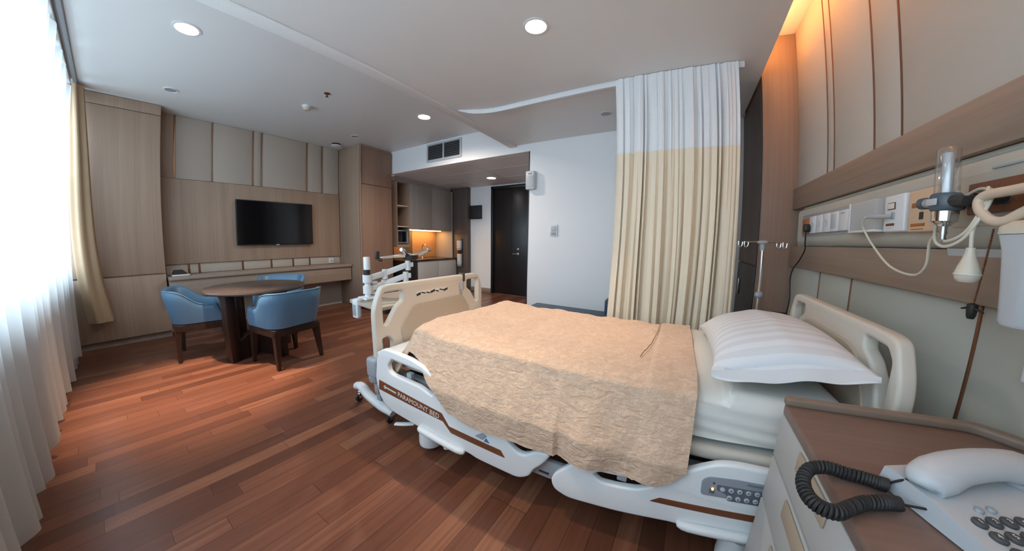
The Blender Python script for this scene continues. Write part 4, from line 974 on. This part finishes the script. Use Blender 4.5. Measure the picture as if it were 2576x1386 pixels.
# nurse-call pendant on its cord
t = thing('call_pendant', 'cream pear-shaped call pendant with looped cord hanging from flowmeter', 'call button', (.70, .985, 1.09))
px, py = .70, .985
MB().lathe([(.001, 1.178), (.009, 1.176), (.010, 1.165), (.0135, 1.15), (.0205, 1.13), (.0245, 1.116), (.0255, 1.112), (.0245, 1.108), (.023, 1.10), (.016, 1.093), (.001, 1.092)], (px, py, 0), 'z', 26).build('push_body', 'cream_plastic', t)
MB().lathe([(.0255, 1.1135), (.0265, 1.112), (.0255, 1.1105)], (px, py, 0), 'z', 26).build('ring', 'text_white', t)
pl = MB().tube([(XF-.031, 1.448, 1.289), (XF-.06, 1.49, 1.291), (XF-.085, 1.515, 1.29)], [.0075, .0085, .0055], 12, 4).build('jack_plug', 'bed_grey', t)
path = [(.71, 1.515, 1.29), (.72, 1.555, 1.275), (.735, 1.575, 1.245), (.76, 1.545, 1.18), (.765, 1.43, 1.108), (.762, 1.29, 1.087), (.75, 1.215, 1.12), (.735, 1.185, 1.19), (.72, 1.13, 1.215), (.70, 1.07, 1.192), (.70, 1.01, 1.212), (.71, .985, 1.26), (.745, 1.01, 1.312), (.762, 1.07, 1.328), (.755, 1.125, 1.30), (.725, 1.142, 1.25), (.70, 1.11, 1.198), (.692, 1.06, 1.178), (.694, 1.005, 1.197), (.705, .974, 1.25), (.74, .995, 1.305), (.755, 1.03, 1.325), (.74, 1.01, 1.318), (.715, .99, 1.27), (.70, .986, 1.215), (px, py, 1.176)]
MB().tube(path, .0042, 8, 6).build('cord', 'cord_white', t)
o = MB().tube([(.70, .66, 1.297), (.71, .80, 1.303), (.72, .92, 1.303), (.722, .985, 1.302), (.718, 1.002, 1.288), (.712, .985, 1.262), (.712, .955, 1.24), (.715, .925, 1.236), (.718, .89, 1.252), (.722, .82, 1.28), (.73, .66, 1.33)], .0115, 14, 7).build('gas_hose', 'hose'); tag(o, 'thick cream gas hose looped in front of the orange-brown outlet plate', 'hose')
t = thing('suction_holder', 'white plastic holder hanging at the right end of the console', 'holder', (.72, .87, 1.12))
m = MB(); rg = []
for z, wy, wx in ((1.012, .026, .030), (1.02, .030, .034), (1.17, .036, .038), (1.205, .042, .042)): rg.append([Vector((.735+(.15 if 0 else 0)+a, .875-(1.2-z)*.04+b_, z)) for a, b_ in fillet([(-wx, -wy), (wx, -wy), (wx, wy), (-wx, wy)], .016, 4)])
m.rings(rg); m.build('cup', 'phone', t)
m = MB(); m.rings([[Vector((.735+a, .875+b_, z)) for a, b_ in fillet([(-w1, -w1), (w1, -w1), (w1, w1), (-w1, w1)], .018, 4)] for z, w1 in ((1.206, .044), (1.222, .043), (1.234, .030), (1.236, .02))]); m.build('lid', 'cream_plastic', t)
MB().box((.772, .855, 1.15), (XC+.005, .895, 1.21), .005).build('bracket', 'bed_grey', t)
t = thing('wall_plate', 'small white rounded plate low on the wall near the right edge', 'wall plate', (.84, .925, .91))
MB().box((.822, .90, .868), (XR-.0225, .957, .955), .008, 3).build('plate', 'white_plastic', t)
MB().box((.8205, .918, .89), (.8225, .938, .93), .001).build('slot', 'grey_plastic', t)
t = thing('bead_chain', 'dark bead pull chain with black hook hanging from the console', 'chain', (.785, 1.06, 1.1))
m = MB(); 
for i in range(38):
    a = i/37; m.ball((.786, 1.045+.025*a, 1.225-.195*a), .0028, u=8, v=5)
m.build('beads', 'copper2', t)
m = MB(); m.lathe([(.004, 1.034), (.012, 1.03), (.012, 1.018), (.010, 1.0), (.007, .992)], (.786, 1.071, 0), 'z', 14)
m.tube([(.786, 1.035, 1.014), (.786, 1.071, 1.022), (.786, 1.107, 1.014)], [.002, .005, .002], 8, 4); m.build('hook', 'black', t)
t = thing('power_cord', 'black power cord dropping from the console socket behind the bed head', 'cord', (.79, 2.35, 1.28))
MB().box((XF-.05, 2.305, 1.262), (XF-.0145, 2.345, 1.312), .01, 3).build('plug', 'black', t)
MB().tube([(.76, 2.32, 1.268), (.765, 2.335, 1.20), (.775, 2.36, 1.15), (.78, 2.46, 1.08), (.78, 2.56, 1.02), (.778, 2.60, .95), (.775, 2.57, .88), (.772, 2.54, .80), (.77, 2.56, .70), (.765, 2.58, .55), (.75, 2.45, .2), (.70, 2.2, .012), (.55, 1.9, .012)], .0045, 8, 7).build('cable', 'rubber', t)

# ------------------------------------------------------------------ bedside cabinet and telephone
NX0, NX1, NY0, NY1, NZ = .305, .828, .36, .925, .752
t = thing('bedside_cabinet', 'white bedside cabinet with brown wood top and raised lip', 'cabinet', (.56, .64, 0))
MB().box((NX0+.012, NY0+.01, .06), (NX1-.006, NY1-.01, NZ-.03), .003).build('body', 'night_body', t)
o_ = fillet([(NX0, NY0), (NX1, NY0), (NX1, NY1), (NX0, NY1)], [.02, .02, .10, .03], 6)
MB().plate(o_, [], .026, .006, lambda u, v, w: (u, v, NZ-.015+w)).build('top', 'nighttop', t)
lip = fillet([(NX0, NY1-.028), (NX1-.11, NY1-.028), (NX1-.03, NY1-.105), (NX1-.03, NY0), (NX1, NY0), (NX1, NY1-.09), (NX1-.09, NY1), (NX0, NY1)], [.012, .02, .02, .004, .01, .03, .03, .02], 5)
MB().plate(lip, [], .022, .007, lambda u, v, w: (u, v, NZ+.0075+w)).build('raised_lip', 'nightedge', t)
def drawer(z0, z1):
    d_ = MB().box((NX0+.002, NY0+.014, z0), (NX0+.0118, NY1-.014, z1), .003).build('drawer', 'night_body', t)
    h_ = MB(); h_.box((NX0-.004, .575, z1-.052), (NX0+.0015, .745, z1-.006), .003); h_.build('handle', 'handle_beige', d_)
drawer(.60, .722); drawer(.46, .593); drawer(.08, .453)
for x in (NX0+.05, NX1-.06):
    for y in (NY0+.06, NY1-.06):
        w_ = MB().lathe([(.012, -.012), (.028, -.010), (.028, .010), (.012, .012)], (x, y, .0295), 'y', 16).build('caster', 'rubber', t)
        MB().tube([(x, y, .04), (x, y, .062)], .01, 8).build('stem', 'steel', w_)

PR = math.radians(20)
t = thing('telephone', 'grey-white desk telephone with dark round keys on the bedside cabinet', 'telephone', (.507, .584, NZ-.0018), PR)
# local axes: u along the handset, v towards the back
m = MB(); prof = [(-.135, .002), (-.135, .018), (-.02, .034), (.0, .037), (.06, .040), (.08, .036), (.085, .002)]
ring = lambda u, s: [Vector((u, v*s+(0 if s == 1 else 0), z)) for v, z in prof]
m.rings([ring(u, 1 if -.09 < u < .14 else .985) for u in (-.092, -.088, .138, .142)]); m.build('base', 'phone', t, 30, local=True)
HZ = .062
hp = [(-.085, .022, .043), (-.080, .024, .050), (-.055, .028, .058), (-.012, .032, .068), (.055, .034, .071), (.11, .034, .062), (.137, .032, .051), (.143, .030, .045)]
m = MB(); m.tube([(u, v, z-.002) for u, v, z in hp], [.012, .028, .032, .028, .026, .030, .026, .012], 16, 5, flat=(.78, 1.02)); hs = m.build('handset', 'phone', t, 60, local=True)
for u in (-.053, .109): MB().lathe([(.028, .046), (.028, .0385), (.022, .037)], (u, .030, 0), 'z', 20).build('ear_cap', 'grey_plastic', hs, local=True)
slope = math.atan2(.016, .115)
def key(u, v, r, mat='phonekey'):
    zb = .018+(v+.135)*.016/.115
    m = MB(); m.lathe([(r, -.002), (r, .0035), (r*.8, .0052), (.001, .0055)], (0, 0, 0), 'z', 16)
    b_ = m.build('key', mat, t, local=True); b_.location = (u, v, zb); b_.rotation_euler = (slope, 0, 0); return b_
digs = ['1', '2', '3', '4', '5', '6', '7', '8', '9', '*', '0', '#']
for r_ in range(4):
    for c_ in range(3):
        kk = key(-.060+c_*.0225, -.040-r_*.0205, .0086)
        d_ = MB().text(digs[r_*3+c_], .009, lambda u, v, w: (u, v, .0057+w), .0002).build('numeral', 'text_white', kk, local=True)
    kk = key(-.060+3*.0225, -.040-r_*.0205, .0086)
    MB().box((-.004, -.001, .0055), (.004, .001, .0060)).build('symbol', 'text_white', kk, local=True)
for c_ in (0, 1): key(-.036+c_*.020, -.0215, .0055, 'grey_plastic')
MB().box((.05, -.12, .0215), (.11, -.05, .0255), .002).build('index_card', 'text_white', t, local=True)
# coiled cord: a helix wound round a loop that lies on the cabinet top
t = thing('coiled_cord', 'black coiled handset cord looping over the cabinet front edge', 'cord', (.33, .57, NZ))
zc = NZ+.0125
loop = [(.392, .603, zc), (.38, .606, zc), (.36, .612, zc), (.33, .617, zc), (.30, .617, zc+.004), (.268, .602, zc+.004), (.248, .568, zc+.003), (.243, .53, zc+.003), (.253, .505, zc+.004), (.275, .50, zc+.004), (.30, .519, zc+.002), (.33, .541, zc), (.36, .552, zc), (.375, .556, zc), (.388, .558, zc)]
P = spline([Vector(p) for p in loop], 40); hx = []; nt_ = 62; up = Vector((0, 0, 1))
for i, p in enumerate(P):
    tg = (P[min(i+1, len(P)-1)]-P[max(i-1, 0)]).normalized(); sd = tg.cross(up).normalized(); f = i/(len(P)-1); a = 2*PI*nt_*f
    for s_ in range(1): hx.append(p+(sd*math.cos(a)+up*math.sin(a))*.0092)
hx2 = []
nS = nt_*14
for i in range(nS+1):
    f = i/nS; g = f*(len(P)-1); j = min(int(g), len(P)-2); p = P[j].lerp(P[j+1], g-j); tg = (P[j+1]-P[j]).normalized(); sd = tg.cross(up).normalized(); a = 2*PI*nt_*f
    hx2.append(p+(sd*math.cos(a)+up*math.sin(a))*.0092)
MB().tube(hx2, .0031, 6).build('coil', 'rubber', t)
def loc2w(u, v, z): return Matrix.Translation((.507, .584, NZ-.0018)) @ Matrix.Rotation(PR, 4, 'Z') @ Vector((u, v, z))
MB().tube([loop[0], (.40, .60, zc+.012), loc2w(-.082, .026, .056)], .0022, 6, 5).build('lead', 'rubber', t)
MB().tube([loop[-1], (.396, .558, zc), loc2w(-.0905, .0, .018)], .0022, 6, 5).build('lead', 'rubber', t)

# ------------------------------------------------------------------ lights the room has
def area(name, loc, size, energy, col, rot, spread=PI):
    L = bpy.data.lights.new(name, 'AREA'); L.shape = 'RECTANGLE'; L.size, L.size_y = size; L.energy = energy; L.color = col; L.spread = spread
    o = bpy.data.objects.new(name, L); COL.objects.link(o); o.location = loc; o.rotation_euler = rot; return o
def spot(name, loc, energy, col, ang=110, blend=.6, r=.05):
    L = bpy.data.lights.new(name, 'SPOT'); L.energy = energy; L.color = col; L.spot_size = math.radians(ang); L.spot_blend = blend; L.shadow_soft_size = r
    o = bpy.data.objects.new(name, L); COL.objects.link(o); o.location = loc; return o
area('daylight', (-2.5, -3.2, 2.3), (9.5, 3.4), 1400, (.71, .87, 1.0), (PI/2, 0, 0))
spot('lamp_table', (-3.075, .391, CH-.02), 560, (1, .72, .50), 46, .85)
spot('lamp_bed', (-.793, 1.615, CL-.02), 85, (1, .74, .50), 72, .8)
spot('lamp_floor', (-.82, .30, CL-.02), 38, (1, .74, .52), 62, .6)
spot('lamp_vent', (-2.969, 2.794, CH-.02), 150, (1, .86, .72), 160, .9)
spot('lamp_entry', (-3.237, 4.759, CE-.02), 14, (1, .93, .85), 130, .7)
cv = thing('cove_light', 'warm orange strip light hidden on top of the lowered ceiling edge', 'strip light', (.50, 1.2, CL+.1))
MB().box((.47, -.3, CL+.0905), (.53, 2.70, CL+.105)).build('strip', 'led', cv)
wd = bpy.data.worlds.new('sky'); scene.world = wd; wd.use_nodes = True
wd.node_tree.nodes['Background'].inputs[0].default_value = (.62, .80, 1.0, 1); wd.node_tree.nodes['Background'].inputs[1].default_value = 2.2

# ------------------------------------------------------------------ camera: wide phone panorama lens
cam = bpy.data.cameras.new('camera'); co = bpy.data.objects.new('camera', cam); COL.objects.link(co)
cam.type = 'PANO'; cam.sensor_width = 36; cam.sensor_fit = 'HORIZONTAL'; cam.clip_start = .02
cam.panorama_type = 'FISHEYE_LENS_POLYNOMIAL'; cam.fisheye_fov = PI
q_ = 1000/2576*36
cam.fisheye_polynomial_k0 = 0; cam.fisheye_polynomial_k1 = -1.397/q_; cam.fisheye_polynomial_k2 = .3216/q_**2; cam.fisheye_polynomial_k3 = .0247/q_**3; cam.fisheye_polynomial_k4 = 0
pitch, roll, yaw = .1143, -.0154, .5237
Rx = Matrix(((1, 0, 0), (0, math.cos(pitch), math.sin(pitch)), (0, -math.sin(pitch), math.cos(pitch))))
Rr = Matrix(((math.cos(roll), 0, math.sin(roll)), (0, 1, 0), (-math.sin(roll), 0, math.cos(roll))))
Rz = Matrix(((math.cos(yaw), -math.sin(yaw), 0), (math.sin(yaw), math.cos(yaw), 0), (0, 0, 1)))
Mx = Rz @ Rx @ Rr
mw = Matrix.Identity(4)
for i in range(3): mw[i][0] = Mx[i][0]; mw[i][1] = Mx[i][2]; mw[i][2] = -Mx[i][1]; mw[i][3] = (0, 0, 1.15)[i]
co.matrix_world = mw
scene.camera = co
scene.cycles.use_denoising = True
scene.cycles.max_bounces = 10; scene.cycles.diffuse_bounces = 5; scene.cycles.transparent_max_bounces = 12
scene.cycles.sample_clamp_indirect = 6; scene.cycles.caustics_reflective = False; scene.cycles.caustics_refractive = False
vs = scene.view_settings; vs.view_transform = 'Standard'; vs.look = 'None'; vs.gamma = 1; vs.use_curve_mapping = False; vs.exposure = 0.3
